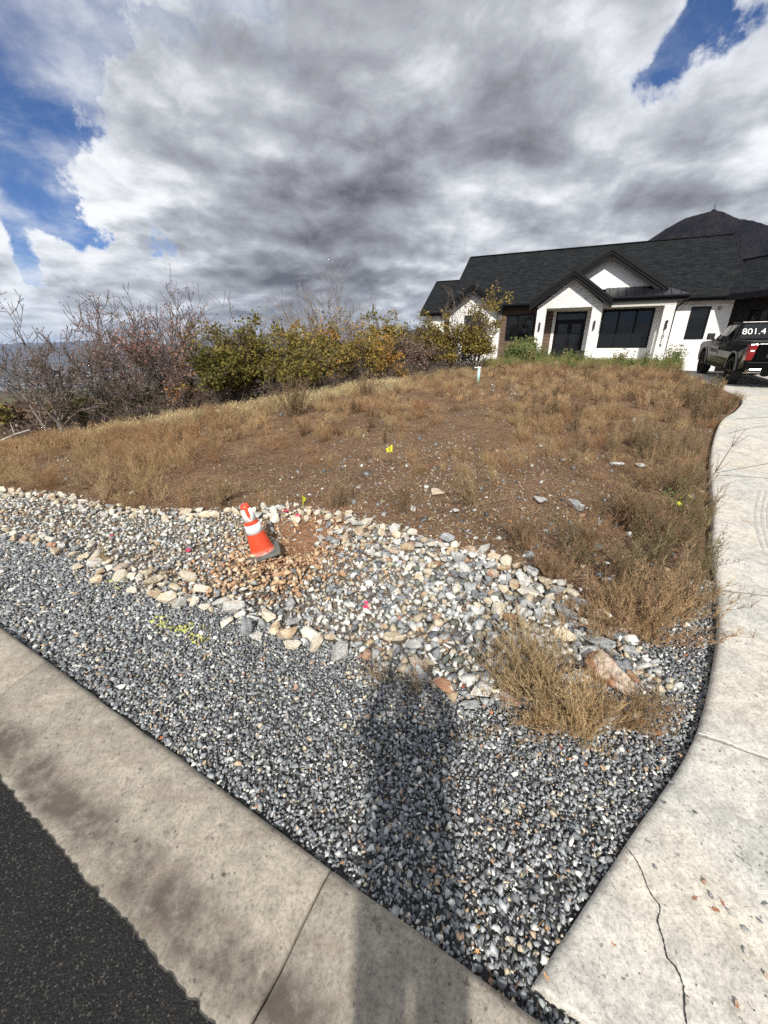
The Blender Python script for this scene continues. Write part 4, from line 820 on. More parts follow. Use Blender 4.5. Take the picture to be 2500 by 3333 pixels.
def build_pebbles():     # stones strewn over the bare soil
    r = np.random.default_rng(23); n = 60000; d = r.uniform(size=n) ** 1.5; Y = 1.9 + d * 20; X = r.uniform(-1, 1, n) * (1.0 + Y * .95) + Y * .15
    cl = np.clip(.30 + .9 * vnoise(X, Y, .9, 81) + .5 * vnoise(X, Y, 3.1, 82), 0, 1); boost = np.exp(-(((X - 1.1) / 1.8) ** 2 + ((Y - 5.4) / 2.4) ** 2)); keep = (Y > yup(np.minimum(X, 1.8)) + .02) & (r.uniform(size=n) < np.clip(cl * .50 + boost * .95, 0, 1)) & (sdist(X, Y, DEDGE) > .03) & (sdist(X, Y, EDGE) < .5)
    X, Y = X[keep], Y[keep]; n = len(X); sz = np.clip(r.lognormal(-4.35, .60, n), .005, .07) * (1 + Y * .018)
    c = pick(r, n, (1, 3, 6, 9, 9, 6, 3, 8, 8, 10, 3)) * .80
    z = hz(X, Y) + sz * .15; V, F, C = scatter(STONES, np.c_[X, Y, z], sz, c, r, .35)
    # earth clods
    m_ = 22000; Y2 = 2.5 + r.uniform(size=m_) ** 1.4 * 16; X2 = r.uniform(-1, 1, m_) * (1 + Y2 * .95) + Y2 * .1; k = (Y2 > yup(np.minimum(X2, 1.8)) + .05) & (sdist(X2, Y2, DEDGE) > .05) & (sdist(X2, Y2, EDGE) < .5); X2, Y2 = X2[k], Y2[k]
    s2 = np.clip(r.lognormal(-3.9, .4, len(X2)), .01, .06); V2, F2, C2 = scatter(STONES, np.c_[X2, Y2, hz(X2, Y2)], s2, np.tile(np.array([.17, .105, .065]), (len(X2), 1)) * r.uniform(.7, 1.3, (len(X2), 1)), r, .6)
    V = np.concatenate([V, V2]); F = np.concatenate([F, F2 + len(C)]); C = np.concatenate([C, C2])
    tag(link('pebbles', mesh_np('pebbles', V, F, np.full(len(F), 3), MT['stones'], C)), kind='stuff'); print('pebbles', n)
build_pebbles()

# individual rocks: edge stones of the swale and the large ones
def rock_mesh(seed, npts, flat_, sub=2):
    V, F = hull_stone(npts, seed, flat_); me = bpy.data.meshes.new('rock'); bm = bmesh.new(); vv = [bm.verts.new(p) for p in V]; [bm.faces.new([vv[i] for i in f]) for f in F]
    bmesh.ops.dissolve_limit(bm, angle_limit=R(14), verts=bm.verts, edges=bm.edges); bmesh.ops.bevel(bm, geom=list(bm.edges), offset=.055, segments=2, profile=.6, affect='EDGES', clamp_overlap=True)
    bmesh.ops.triangulate(bm, faces=bm.faces); bmesh.ops.subdivide_edges(bm, edges=[e for e in bm.edges if e.calc_length() > .28], cuts=2, use_grid_fill=False); bmesh.ops.triangulate(bm, faces=bm.faces)
    bm.normal_update(); r = np.random.default_rng(seed)
    for v in bm.verts:
        p = np.array(v.co); f = float(vnoise(np.array([p[0] * 3 + p[2] * 2.1]), np.array([p[1] * 3 - p[2] * 1.7]), 1.6, seed) * .05 + vnoise(np.array([p[0] * 9 + p[2] * 5]), np.array([p[1] * 9 - p[2] * 6]), 1.3, seed + 1) * .02); v.co += v.normal * f
    bm.to_mesh(me); bm.free(); me.polygons.foreach_set('use_smooth', [True] * len(me.polygons)); me.update(); return me
ROCKS = {}
for mk in ('tan_rock', 'grey_rock', 'white_rock', 'rust_rock'):
    ROCKS[mk] = []
    for i in range(7):
        me = rock_mesh(300 + i * 7, random.choice([12, 14, 17]), (1, random.uniform(.65, .95), random.uniform(.5, .8))); me.materials.append(MT[mk]); ROCKS[mk].append(me)
def rock(x, y, s, mk, label, group, rz=None, sink=.25, sc3=None, k=None, tilt=.25, dz=0):
    me = random.choice(ROCKS[mk]) if k is None else ROCKS[mk][k]; o = link('rock', me); h = s * .55
    o.location = (x, y, hz1(x, y) + h * (1 - 2 * sink) * .9 + dz + (.022 if s < .2 else 0)); o.rotation_euler = (random.gauss(0, tilt), random.gauss(0, tilt), random.uniform(0, 6.28) if rz is None else rz); o.scale = (s, s, s) if sc3 is None else sc3
    tag(o, label, 'rock', group); return o
placed = []
def free(x, y, s): return all((x - a) ** 2 + (y - b_) ** 2 > ((s + c_) * .60) ** 2 for a, b_, c_ in placed)
def prock(px, py, wpx, mk, label, asp=1.0, rz=None, hgt=.8, sink=.22, k=None, group='large named rocks of the swale'):
    g = on_ground(px, py + wpx * .25, 20); dist = np.linalg.norm(g - np.array([0, 0, CAM_H])); d = ray(px, py); depth = dist * (CP * d[1] - SP * d[2]); s = wpx / 2 * depth / 850 * 1.28
    placed.append((g[0], g[1], s)); return rock(g[0], g[1], s, mk, label, None, rz, sink, (s, s * asp, s * hgt), k, .12)
prock(1304, 1444, 112, 'rust_rock', 'largest boulder, rust and cream, at the right end of the swale', .78, R(108), 1.05, .15, 2)
prock(1245, 1465, 52, 'white_rock', 'whitish rock just left of the rust boulder', .85, None, .8, .2, 1)
prock(1361, 1462, 34, 'rust_rock', 'small cream and rust rock just right of the rust boulder', .6, R(110), .8, .2, 3)
prock(1218, 1322, 60, 'grey_rock', 'dark grey marbled rock above the right clump of border rocks', .85, None, .8, .2, 0)
prock(1256, 1302, 42, 'grey_rock', 'smooth grey rock touching the dark marbled rock', .8, None, .7, .25, 4)
prock(1213, 1368, 52, 'tan_rock', 'cream rock with dark cracks below the dark marbled rock', .75, None, .75, .25, 3)
prock(1290, 1382, 66, 'grey_rock', 'long flat grey slab rock above the rust boulder', .5, R(150), .5, .3, 5)
prock(1165, 1385, 36, 'tan_rock', 'upright cream rock left of the cracked cream rock', .8, R(80), .9, .25, 0)
prock(1322, 1410, 42, 'grey_rock', 'narrow grey rock leaning on the right of the rust boulder', .45, R(120), .6, .3, 2)
prock(1035, 1487, 62, 'white_rock', 'pale angular rock left of the large dry bush, second in the lower row', .6, R(10), .7, .25, 2)
prock(1100, 1510, 52, 'rust_rock', 'rusty white rock at the lower tip of the row beside the large dry bush', .65, R(-15), .7, .22, 4)
prock(1073, 1497, 32, 'tan_rock', 'small tan rock wedged in the lower row by the dry bush', .8, None, .8, .2, 5)
prock(958, 1478, 48, 'rust_rock', 'reddish grey rock at the left end of the lower row', .75, R(-40), .6, .3, 6)
prock(1012, 1520, 46, 'grey_rock', 'flat grey rock half buried in front of the lower row', .5, R(10), .4, .4, 1)
prock(852, 1373, 52, 'tan_rock', 'flat topped beige rock on the lower edge below the pink ribbon', .62, R(5), .55, .3, 4)
prock(900, 1432, 46, 'rust_rock', 'rust brown rock where gravel meets the swale above the dry bush', .7, None, .55, .3, 1)
prock(892, 1392, 36, 'white_rock', 'greyish white rock right of the flat topped beige rock', .8, None, .7, .25, 0)
prock(1138, 1280, 44, 'tan_rock', 'rounded cream rock in the middle of the upper border', .9, None, .8, .25, 1)
prock(1060, 1218, 36, 'grey_rock', 'blue grey rock with white veins on the upper border', .7, None, .6, .3, 3)
prock(965, 1160, 40, 'grey_rock', 'large dull grey rock behind the upper border', .8, None, .7, .25, 6)
prock(880, 1185, 30, 'tan_rock', 'yellowish rock standing proud of the upper border', .8, None, .9, .2, 2)
prock(505, 1310, 48, 'white_rock', 'greenish white rock on the lower border below the cone', .75, None, .75, .25, 4)
prock(478, 1300, 34, 'white_rock', 'pale grey rock left of the greenish white rock', .85, None, .75, .25, 6)
prock(336, 1252, 38, 'tan_rock', 'big smooth beige rock left of the lower border middle', .7, None, .75, .2, 0)
prock(408, 1242, 42, 'tan_rock', 'wide tan rock between the beige rock and the soil heap', .7, None, .7, .25, 6)
prock(262, 1226, 34, 'rust_rock', 'orange stained rock on the lower border left of the beige rock', .8, None, .75, .25, 5)
prock(630, 1300, 40, 'grey_rock', 'grey rock in the lower swale below the cone', .75, None, .6, .25, 2)
prock(540, 1338, 38, 'white_rock', 'white rock at the lower edge of the swale, front of its group', .8, None, .7, .25, 3)
def region(x):
    return 'at the far left end' if x < -4.2 else 'left of the cone' if x < -1.9 else 'near the cone' if x < -.4 else 'in the middle stretch' if x < .7 else 'at the right end'
mats_w = [('tan_rock', 'cream to tan', 8), ('white_rock', 'whitish', 2.4), ('grey_rock', 'blue grey', .8), ('rust_rock', 'rust stained', .7)]
def border(poly_f, xs, side, name, smin, smax, tries, dens):
    for x in xs:
        for _ in range(dens):
            xx = x + random.uniform(-.06, .06); yy = poly_f(xx) + random.gauss(0, .075) + side; s = random.uniform(smin, smax) * (1.28 if xx > .2 else .88 if xx < -3 else 1.08)
            if xx > 1.85 or not free(xx, yy, s): continue
            placed.append((xx, yy, s)); mk, cn_, _w2 = random.choices(mats_w, [q[2] * (.7 if xx > .6 and q[0] == 'tan_rock' else 1) for q in mats_w])[0]
            siz = 'small' if s < smin + (smax - smin) * .4 else 'big' if s > smin + (smax - smin) * .8 else 'medium'
            rock(xx, yy, s, mk, '%s %s rock on the swale\'s %s border %s' % (siz, cn_, name, region(xx)), 'rocks lining the %s border of the swale' % name, None, .25, (s, s * random.uniform(.7, .95), s * random.uniform(.8, 1.1)), None, .45)
# arc-length even spacing along the two borders
def along(poly_f, x0, x1, step):
    xs = np.linspace(x0, x1, 800); ys = poly_f(xs); t = np.r_[0, np.cumsum(np.hypot(np.diff(xs), np.diff(ys)))]; return np.interp(np.arange(0, t[-1], step), t, xs)
border(lambda x: float(yup(np.array([x]))[0]), along(yup, -6.6, 1.75, .082), -.07, 'upper', .055, .10, 1, 4)
border(lambda x: float(ylo(np.array([x]))[0]), along(ylo, -5.2, -.2, .09), .03, 'lower', .055, .105, 1, 3)
# the wide apron of bigger stones right of the cone
for _ in range(900):
    x = random.uniform(-.8, 1.75); lo_, up_ = float(ylo(np.array([x]))[0]), float(yup(np.array([x]))[0]); y = random.uniform(max(lo_ + .1, up_ - .60 - .5 * max(x, 0)), up_ - .05)
    s = random.uniform(.048, .078) * (1.3 if x > .7 else 1)
    if len(placed) > 318 or not free(x, y, s): continue
    placed.append((x, y, s)); mk, cn_, _w2 = random.choices(mats_w, [3, 3.5, 3.5, .6])[0]
    rock(x, y, s, mk, 'loose %s rock inside the swale %s' % (cn_, region(x)), 'loose rocks inside the swale', None, .3)
# single stones lying on the bare soil
for px, py, w, mk, lb in ((942, 1058, 34, 'tan_rock', 'orange tan flat rock on bare soil above the upper border'), (1166, 1083, 34, 'white_rock', 'white rock on bare soil in mid lot'), (985, 1102, 20, 'white_rock', 'small white rock on bare soil left of the mid lot rock'),
                          (1245, 1090, 46, 'grey_rock', 'bluish crumbling rock on bare soil near the driveway side'), (1313, 1252, 26, 'grey_rock', 'upright grey stone leaning in soil at the right of the lot'), (1330, 1000, 30, 'white_rock', 'white rock in the middle of the lot near tall weeds'),
                          (1358, 905, 36, 'white_rock', 'flat white rock high on the lot'), (470, 888, 26, 'tan_rock', 'pale boulder at the lot edge in front of the green oak'), (1490, 1070, 34, 'grey_rock', 'grey rock beside the driveway edge'), (415, 1112, 26, 'tan_rock', 'cream rock just above the upper border left of the cone'),
                          (1382, 1005, 26, 'white_rock', 'white rock among weeds left of the driveway'), (287, 1065, 18, 'white_rock', 'pale chip of rock on soil at the left of the lot')):
    prock(px, py, w, mk, lb, .7, None, .6, .3)
build_cobbles()
# ------------------------------------------------------------------ plants: ribbons merged per prototype
class RB_:                               # thin leaf / stem ribbons as triangles with a colour factor per vertex
    def __init__(s, seed): s.r = np.random.default_rng(seed); s.V = []; s.F = []; s.C = []; s.n = 0
    def ribbon(s, pts, w0, w1, c):
        pts = np.asarray(pts); m_ = len(pts); t = s.r.normal(size=3); t[2] *= .2; d = pts[-1] - pts[0]; side = np.cross(d, t); side /= np.linalg.norm(side) + 1e-9
        w = np.linspace(w0, w1, m_)[:, None] * .5; V = np.empty((2 * m_, 3)); V[0::2] = pts - side * w; V[1::2] = pts + side * w; s.V.append(V); s.C.append(np.tile(c, (2 * m_, 1)))
        for i in range(m_ - 1): a = s.n + 2 * i; s.F += [(a, a + 1, a + 3), (a, a + 3, a + 2)]
        s.n += 2 * m_
    def tri(s, p, sz, c):
        q = s.r.normal(size=(3, 3)); q = p + q / (np.linalg.norm(q, axis=1)[:, None] + 1e-9) * sz; s.V.append(q); s.C.append(np.tile(c, (3, 1))); s.F.append((s.n, s.n + 1, s.n + 2)); s.n += 3
    def leaf(s, p, d, l, w, c):
        d = d / (np.linalg.norm(d) + 1e-9); t = s.r.normal(size=3); sd = np.cross(d, t); sd /= np.linalg.norm(sd) + 1e-9; V = np.array([p, p + d * l * .5 + sd * w, p + d * l, p + d * l * .5 - sd * w]); s.V.append(V); s.C.append(np.tile(c, (4, 1))); s.F += [(s.n, s.n + 1, s.n + 2), (s.n, s.n + 2, s.n + 3)]; s.n += 4
    def out(s): return np.concatenate(s.V), np.array(s.F), np.concatenate(s.C)
def stem_path(r, base, az, lean, L, n=5, droop=0., wob=.06):
    p = np.array(base, float); pts = [p.copy()]; el = math.pi / 2 - lean
    for i in range(n):
        a = az + r.normal(0, wob * 4); e = el - droop * i / n + r.normal(0, wob); st = L / n; p = p + np.array([math.cos(a) * math.cos(e), math.sin(a) * math.cos(e), math.sin(e)]) * st; pts.append(p.copy())
    return np.array(pts)
def weed(kind, seed, fat=1.0):
    b_ = RB_(seed); r = b_.r
    if kind == 'wispy':
        for _ in range(26):
            az = r.uniform(0, 6.28); P = stem_path(r, (r.normal(0, .05), r.normal(0, .05), 0), az, abs(r.normal(.55, .35)), r.uniform(.18, .36), 4, .3, .12); c = r.uniform(.7, 1.25); b_.ribbon(P, .004 * fat, .002 * fat, (c, c, c))
            for i in range(1, 5):
                for _2 in range(2): Q = stem_path(r, P[i], az + r.normal(0, 1.2), r.uniform(.2, 1.2), r.uniform(.05, .13), 2, .1, .2); c = r.uniform(.7, 1.35); b_.ribbon(Q, .003 * fat, .0015 * fat, (c, c, c * .95))
    elif kind == 'kochia':
        for _ in range(11):
            az = r.uniform(0, 6.28); L = r.uniform(.25, .5); P = stem_path(r, (r.normal(0, .035), r.normal(0, .035), 0), az, abs(r.normal(.2, .2)), L, 6, .15, .07); c = r.uniform(.6, .95); b_.ribbon(P, .006 * fat, .0025 * fat, (c, c * .95, c * .9))
            for i in range(1, 7):
                for _2 in range(3):
                    Q = stem_path(r, P[i], az + r.uniform(-3, 3), r.uniform(.2, .8), r.uniform(.04, .11), 2, 0, .15); c = r.uniform(.75, 1.2); b_.ribbon(Q, .003 * fat, .002 * fat, (c, c, c))
                    for _3 in range(4): b_.tri(Q[0] + (Q[-1] - Q[0]) * r.uniform(.1, 1) + r.normal(0, .004, 3), .007 * fat, (c * r.uniform(.8, 1.3),) * 3)
    elif kind == 'grass':
        for _ in range(60):
            az = r.uniform(0, 6.28); P = stem_path(r, (r.normal(0, .09), r.normal(0, .09), 0), az, abs(r.normal(.25, .2)), r.uniform(.2, .5), 4, .7, .06); c = r.uniform(.7, 1.25); b_.ribbon(P, .005 * fat, .0015 * fat, (c, c, c * .95))
            if r.uniform() < .4:
                for _2 in range(3): b_.tri(P[-1] + r.normal(0, .01, 3), .01 * fat, (c * 1.2, c * 1.2, c * 1.1))
    elif kind == 'green':
        for _ in range(9):
            az = r.uniform(0, 6.28); L = r.uniform(.3, .75); P = stem_path(r, (r.normal(0, .08), r.normal(0, .08), 0), az, abs(r.normal(.15, .15)), L, 6, .1, .06); c = r.uniform(.8, 1.1); b_.ribbon(P, .008 * fat, .004 * fat, (c, c, c))
            for i in range(1, 7):
                for _2 in range(5): d = r.normal(size=3); d[2] = abs(d[2]) * .8; c = r.uniform(.7, 1.3); b_.leaf(P[i] + r.normal(0, .01, 3), d, r.uniform(.04, .10), .008 * fat, (c, c, c))
    return b_.out()
WP = {k: [weed(k, 500 + i) for i in range(6)] for k in ('wispy', 'kochia', 'grass', 'green')}
WF = {k: [weed(k, 600 + i, 1.9) for i in range(6)] for k in ('wispy', 'kochia', 'grass', 'green')}
SOILOK = lambda X, Y: (Y > yup(np.minimum(X, 1.8)) + .06) & (sdist(X, Y, DEDGE) > .06)
def plant(name, kind, X, Y, S, cols, r, split=8.5, mat='weed'):
    if not len(X): return
    z = hz(X, Y) - .01; near = Y < split; parts = []; off = 0; VV, FF, CC = [], [], []
    a = r.uniform(0, 6.283, len(X)); ca, sa = np.cos(a), np.sin(a); Zr, O = np.zeros(len(X)), np.ones(len(X)); Mx = np.stack([ca, -sa, Zr, sa, ca, Zr, Zr, Zr, O], -1).reshape(-1, 3, 3)
    for k, pr in ((near, WP[kind]), (~near, WF[kind])):
        if k.any():
            V, F, C = scatter(pr, np.c_[X, Y, z][k], S[k], cols[k], r, 0, Mx[k]); VV.append(V); FF.append(F + off); CC.append(C); off += len(V)
    V, F, C = np.concatenate(VV), np.concatenate(FF), np.concatenate(CC); tag(link(name, mesh_np(name, V, F, np.full(len(F), 3), MT[mat], C)), kind='stuff'); print(name, len(X), len(F))
def field(n, seed, ymin, ymax, dens, pw=1.0):
    r = np.random.default_rng(seed); Y = ymin + r.uniform(size=n) ** pw * (ymax - ymin); X = r.uniform(-1, 1, n) * (1.2 + Y * 1.0) + Y * .08; k = SOILOK(X, Y) & (sdist(X, Y, EDGE) < .9); X, Y = X[k], Y[k]; d = dens(X, Y); k = r.uniform(size=len(X)) < d; return r, X[k], Y[k]
def cmix(r, n, A, var=.2): A = np.array(A); c = A[r.integers(0, len(A), n)] * r.uniform(1 - var, 1 + var, (n, 1)); return c
house_front = lambda X, Y: (X - 8.07) * .4 + (Y - 27) * .916      # v coordinate, negative in front of the facade
# tan wisps, thick on the left and in patches elsewhere
r, X, Y = field(9000, 31, 3.2, 21, lambda X, Y: np.clip(.15 + .40 * vnoise(X, Y, .8, 91) + .35 * vnoise(X, Y, 2.5, 92) + .22 * (X < -2 - .15 * Y) + .05 * (Y > 9) - .3 * np.exp(-(((X - 1.2) / 1.6) ** 2 + ((Y - 5) / 2) ** 2)), 0, 1), .85)
plant('dry_weeds', 'wispy', X, Y, r.uniform(.45, 1.15, len(X)) * np.where(X < -3, 1.1, .85), cmix(r, len(X), [(.36, .25, .14), (.43, .31, .17), (.30, .20, .12), (.33, .19, .10)]), r)
# rust coloured upright weeds
r, X, Y = field(9000, 32, 2.2, 22, lambda X, Y: np.clip(-.02 + .40 * vnoise(X, Y, .9, 93) + .25 * vnoise(X, Y, 3, 193) + .22 * np.clip((X - .25 * Y + .5) / 2.0, 0, 1) + .12 * (Y > 10) * (X > -1) - .08, 0, .65), .9)
k = house_front(X, Y) < -1.9; X, Y = X[k], Y[k]
plant('rust_weeds', 'kochia', X, Y, r.uniform(.35, .9, len(X)), cmix(r, len(X), [(.29, .19, .11), (.35, .24, .14), (.22, .145, .09), (.42, .31, .19)], .35), r)
# tall grey brown stalks along the driveway
r, X, Y = field(2600, 33, 2.5, 14, lambda X, Y: np.clip(1.25 - np.abs(sdist(X, Y, DEDGE) - .6) / .9, 0, 1) * np.clip(.20 + .6 * vnoise(X, Y, 1.7, 94), 0, 1), .8)
plant('tall_weeds', 'kochia', X, Y, r.uniform(.7, 1.35, len(X)), cmix(r, len(X), [(.22, .16, .095), (.27, .19, .11), (.20, .165, .09)]), r)
# rust carpet high on the lot
r, X, Y = field(3600, 34, 11, 22.5, lambda X, Y: np.clip((X + 1.5 + .1 * Y) / 3, 0, 1) * np.clip(.32 + .7 * vnoise(X, Y, 1.2, 194) + .2 * (Y > 16), 0, 1), .9); k = house_front(X, Y) < -3.4; X, Y = X[k], Y[k]
plant('rust_weeds', 'wispy', X, Y, r.uniform(.45, .95, len(X)), cmix(r, len(X), [(.36, .225, .125), (.43, .29, .165), (.29, .19, .115), (.46, .35, .21)], .35), r)
# pale grass along the far edge of the lot
r = np.random.default_rng(35); n = 1500; t = r.uniform(0, 1, n); ex = np.interp(t, [0, .25, .6, .85, 1], [-9.5, -5.6, -2.0, .6, 3.2]); ey = np.interp(t, [0, .25, .6, .85, 1], [10.3, 12.9, 14.4, 17.3, 20.6]); X = ex + r.normal(0, .5, n); Y = ey + r.normal(-.5, .55, n)
k = r.uniform(size=n) < np.clip(.02 + .95 * vnoise(X, Y, .9, 95) + .25 * (X > -5) * (X < -1), .02, .8); X, Y = X[k], Y[k]
plant('pale_grass', 'grass', X, Y, r.uniform(.45, 1.0, len(X)), cmix(r, len(X), [(.52, .42, .25), (.42, .32, .19), (.56, .47, .30)]), r)
r, X, Y = field(2600, 36, 3.5, 18, lambda X, Y: np.clip(vnoise(X, Y, 1.1, 96) - .25, 0, 1) * (X < 3), .9)
plant('pale_grass', 'grass', X, Y, r.uniform(.35, .7, len(X)), cmix(r, len(X), [(.46, .34, .18), (.40, .28, .15)]), r)
# long brown grass at the lower left of the lot
r, X, Y = field(5200, 37, 5.0, 12, lambda X, Y: np.clip((-X - .42 * Y) / 1.5, 0, 1) * np.clip(.22 + .6 * vnoise(X, Y, 1.3, 97), 0, 1), .9)
plant('brown_grass', 'wispy', X, Y, r.uniform(.5, .95, len(X)), cmix(r, len(X), [(.34, .21, .11), (.40, .27, .15), (.28, .18, .10)]), r)
# green weeds by the house
r = np.random.default_rng(38); n = 1150; U_ = r.uniform(-1.1, 10.6, n); Vv = -2.0 - np.abs(r.normal(0, .9, n)) - .2; g1 = np.clip(.02 + .55 * np.exp(-((U_ - .9) / .9) ** 2) + .40 * np.exp(-((U_ - 9.2) / .9) ** 2) + .25 * vnoise(U_, Vv, 2, 98), 0, 1); k = r.uniform(size=n) < g1; U_, Vv = U_[k], Vv[k]
Vv = np.where((U_ < 1.2) | (U_ > 8.3), Vv + 1.4, Vv); hp = np.array([hpos(u, v)[:2] for u, v in zip(U_, Vv)]); k = sdist(hp[:, 0], hp[:, 1], DEDGE) > .1; hp, U_ = hp[k], U_[k]
S = r.uniform(.7, 1.35, len(hp)) * (1 + .75 * np.exp(-((U_ - .9) / .8) ** 2) + .35 * np.exp(-((U_ - 9.2) / .8) ** 2))
plant('green_weeds', 'green', hp[:, 0], hp[:, 1], S, cmix(r, len(hp), [(.14, .18, .06), (.19, .21, .08), (.25, .23, .10), (.15, .19, .07)]), r)
r = np.random.default_rng(138); n = 1500; U_ = r.uniform(-1.1, 10.4, n); Vv = -2.35 - np.abs(r.normal(0, 1.0, n)); hp = np.array([hpos(u, v)[:2] for u, v in zip(U_, Vv)]); k = sdist(hp[:, 0], hp[:, 1], DEDGE) > .1; hp = hp[k]
plant('green_grass', 'grass', hp[:, 0], hp[:, 1], r.uniform(.5, 1.2, len(hp)), cmix(r, len(hp), [(.20, .21, .08), (.28, .26, .11), (.34, .28, .14), (.17, .20, .07)], .25), r)
# sparse dry shoots poking out of gravel and rock
r = np.random.default_rng(39); X = np.array([.2, -.05, 1.7, 1.9, 2.0, 1.55, 2.2, 2.05, 2.3, -2.9, -2.2]); Y = np.array([1.93, 2.0, 2.5, 2.35, 2.7, 1.75, 2.55, 2.9, 2.75, 3.6, 3.2])
plant('dry_shoots', 'wispy', X, Y, r.uniform(.4, .8, len(X)), cmix(r, len(X), [(.40, .29, .16)]), r)

# broken straw lying on the soil
def litter():
    r = np.random.default_rng(44); n = 26000; Y = 2.2 + r.uniform(size=n) ** 1.4 * 17; X = r.uniform(-1, 1, n) * (1.1 + Y) + Y * .08; k = SOILOK(X, Y) & (sdist(X, Y, EDGE) < .4); X, Y = X[k], Y[k]; n = len(X); L_ = r.uniform(.03, .11, n) * (1 + Y * .03); a = r.uniform(0, 6.283, n); w = .0022 * (1 + Y * .16); z = hz(X, Y)
    x2, y2 = X + L_ * np.cos(a), Y + L_ * np.sin(a); z2 = hz(x2, y2) + np.abs(r.normal(0, .02, n)); z = z + .006; nx, ny = -np.sin(a) * w, np.cos(a) * w
    V = np.stack([np.stack([X + nx, Y + ny, z], -1), np.stack([X - nx, Y - ny, z + .002], -1), np.stack([x2 - nx, y2 - ny, z2], -1), np.stack([x2 + nx, y2 + ny, z2 + .002], -1)], 1).reshape(-1, 3); c = cmix(r, n, [(.42, .31, .18), (.34, .23, .13), (.50, .40, .26), (.26, .17, .10)], .25)
    tag(link('straw_litter', mesh_np('straw_litter', V, np.arange(4 * n).reshape(-1, 4), np.full(n, 4), MT['weed'], np.repeat(c, 4, 0))), kind='stuff')
litter()
def gravel_litter():     # straw and leaf crumbs caught in the gravel
    r = np.random.default_rng(45); n = 5200; X = r.uniform(-5, 3, n); Y = r.uniform(0, 5, n); k = ingravel(X, Y) & (r.uniform(size=n) < np.clip(.25 + .6 * vnoise(X, Y, 2.5, 46) + .5 * (np.abs(X * CN[0] + Y * CN[1] - CBACK - .05) < .09), 0, 1)); X, Y = X[k], Y[k]; n = len(X); L_ = r.uniform(.008, .05, n); a = r.uniform(0, 6.283, n); w = np.where(L_ < .02, .005, .0014); z = hz(X, Y) + .022
    x2, y2 = X + L_ * np.cos(a), Y + L_ * np.sin(a); z2 = z + r.normal(0, .004, n); nx, ny = -np.sin(a) * w, np.cos(a) * w
    V = np.stack([np.stack([X + nx, Y + ny, z], -1), np.stack([X - nx, Y - ny, z + .001], -1), np.stack([x2 - nx, y2 - ny, z2], -1), np.stack([x2 + nx, y2 + ny, z2 + .001], -1)], 1).reshape(-1, 3); c = cmix(r, n, [(.42, .31, .18), (.34, .20, .10), (.50, .40, .26), (.20, .12, .07)], .25)
    tag(link('gravel_litter', mesh_np('gravel_litter', V, np.arange(4 * n).reshape(-1, 4), np.full(n, 4), MT['weed'], np.repeat(c, 4, 0))), kind='stuff')
gravel_litter()
# larger dry bushes one can point to
def dry_bush(px, py, size, seed, label, col, az=None, lean=.6, nst=34, L=.55, kind=0, group=None):
    g = on_ground(px, py, 30); b_ = RB_(seed); r = b_.r
    for _ in range(nst):
        a = r.uniform(0, 6.28) if az is None else az + r.normal(0, .75); P = stem_path(r, (r.normal(0, .05), r.normal(0, .05), -.01), a, abs(r.normal(lean, .3)), r.uniform(.5, 1.05) * L, 7, .25, .07); c = r.uniform(.7, 1.0); b_.ribbon(P, .007, .003, (c, c, c))
        for i in range(1, 8):
            for _2 in range(5):
                Q = stem_path(r, P[i], a + r.uniform(-1.6, 1.6), r.uniform(.1, 1.0), r.uniform(.03, .12), 2, 0, .15); c = r.uniform(.75, 1.25); b_.ribbon(Q, .0035, .002, (c, c, c))
                for _3 in range(6): b_.tri(Q[0] + (Q[-1] - Q[0]) * r.uniform(0, 1) + r.normal(0, .003, 3), .0062, (c * r.uniform(.8, 1.35),) * 3)
    V, F, C = b_.out(); o = link('dry_bush', mesh_np('dry_bush', V * size, F, np.full(len(F), 3), MT['weed'], C * np.array(col)), None, tuple(g)); tag(o, label, 'dry bush', group); return o
dry_bush(1180, 1535, .95, 1, 'large olive brown feathery dry bush rising between rocks at the right end of the swale', (.37, .275, .155), R(112), .75, 66, .62)
dry_bush(1255, 1595, .76, 2, 'straw coloured tangled dry bush sprawling over gravel below the rust boulder', (.46, .33, .18), R(70), 1.05, 60, .55)
dry_bush(1190, 1560, .6, 12, 'straw coloured tangle spreading over the gravel left of the sprawling bush', (.42, .29, .155), R(200), 1.1, 26, .5)
dry_bush(1390, 1385, 1.0, 3, 'tangled tan dry bush beside the driveway above the rust boulder', (.38, .255, .145), R(55), .95, 58, .62)
dry_bush(1330, 1365, .9, 4, 'tan bush arching left over the grey rocks at the swale end', (.36, .245, .14), R(165), 1.0, 36, .55)
dry_bush(1455, 1330, 1.0, 13, 'dry bush leaning over the shaded gravel along the driveway edge', (.35, .25, .145), R(20), .8, 34, .55)
dry_bush(1330, 1560, .6, 14, 'brown dry bush low on the gravel right of the sprawling straw bush', (.33, .22, .12), R(10), 1.15, 34, .6)
dry_bush(1120, 1180, .9, 5, 'upright brown bush on the soil just above the upper border, centre right', (.28, .19, .115), None, .35, 34, .55)
dry_bush(1190, 1250, .85, 6, 'brown twiggy bush on the soil behind the dark marbled rock', (.30, .20, .12), None, .5, 36, .5)
dry_bush(1265, 1190, .9, 15, 'reddish brown twiggy bush on soil right of centre', (.32, .20, .12), None, .5, 34, .5)
dry_bush(1125, 1505, .7, 16, 'olive tan feathery bush leaning left in front of the cobbles, beside the largest feathery bush', (.38, .27, .15), R(150), .75, 26, .55)
dry_bush(1440, 1180, .95, 17, 'tall red brown bush against the driveway, below the yellow flowers', (.31, .20, .12), None, .35, 26, .55)
dry_bush(1400, 1060, 1.1, 18, 'tall tan brown bush above the yellow flowers', (.33, .23, .135), None, .3, 24, .5)
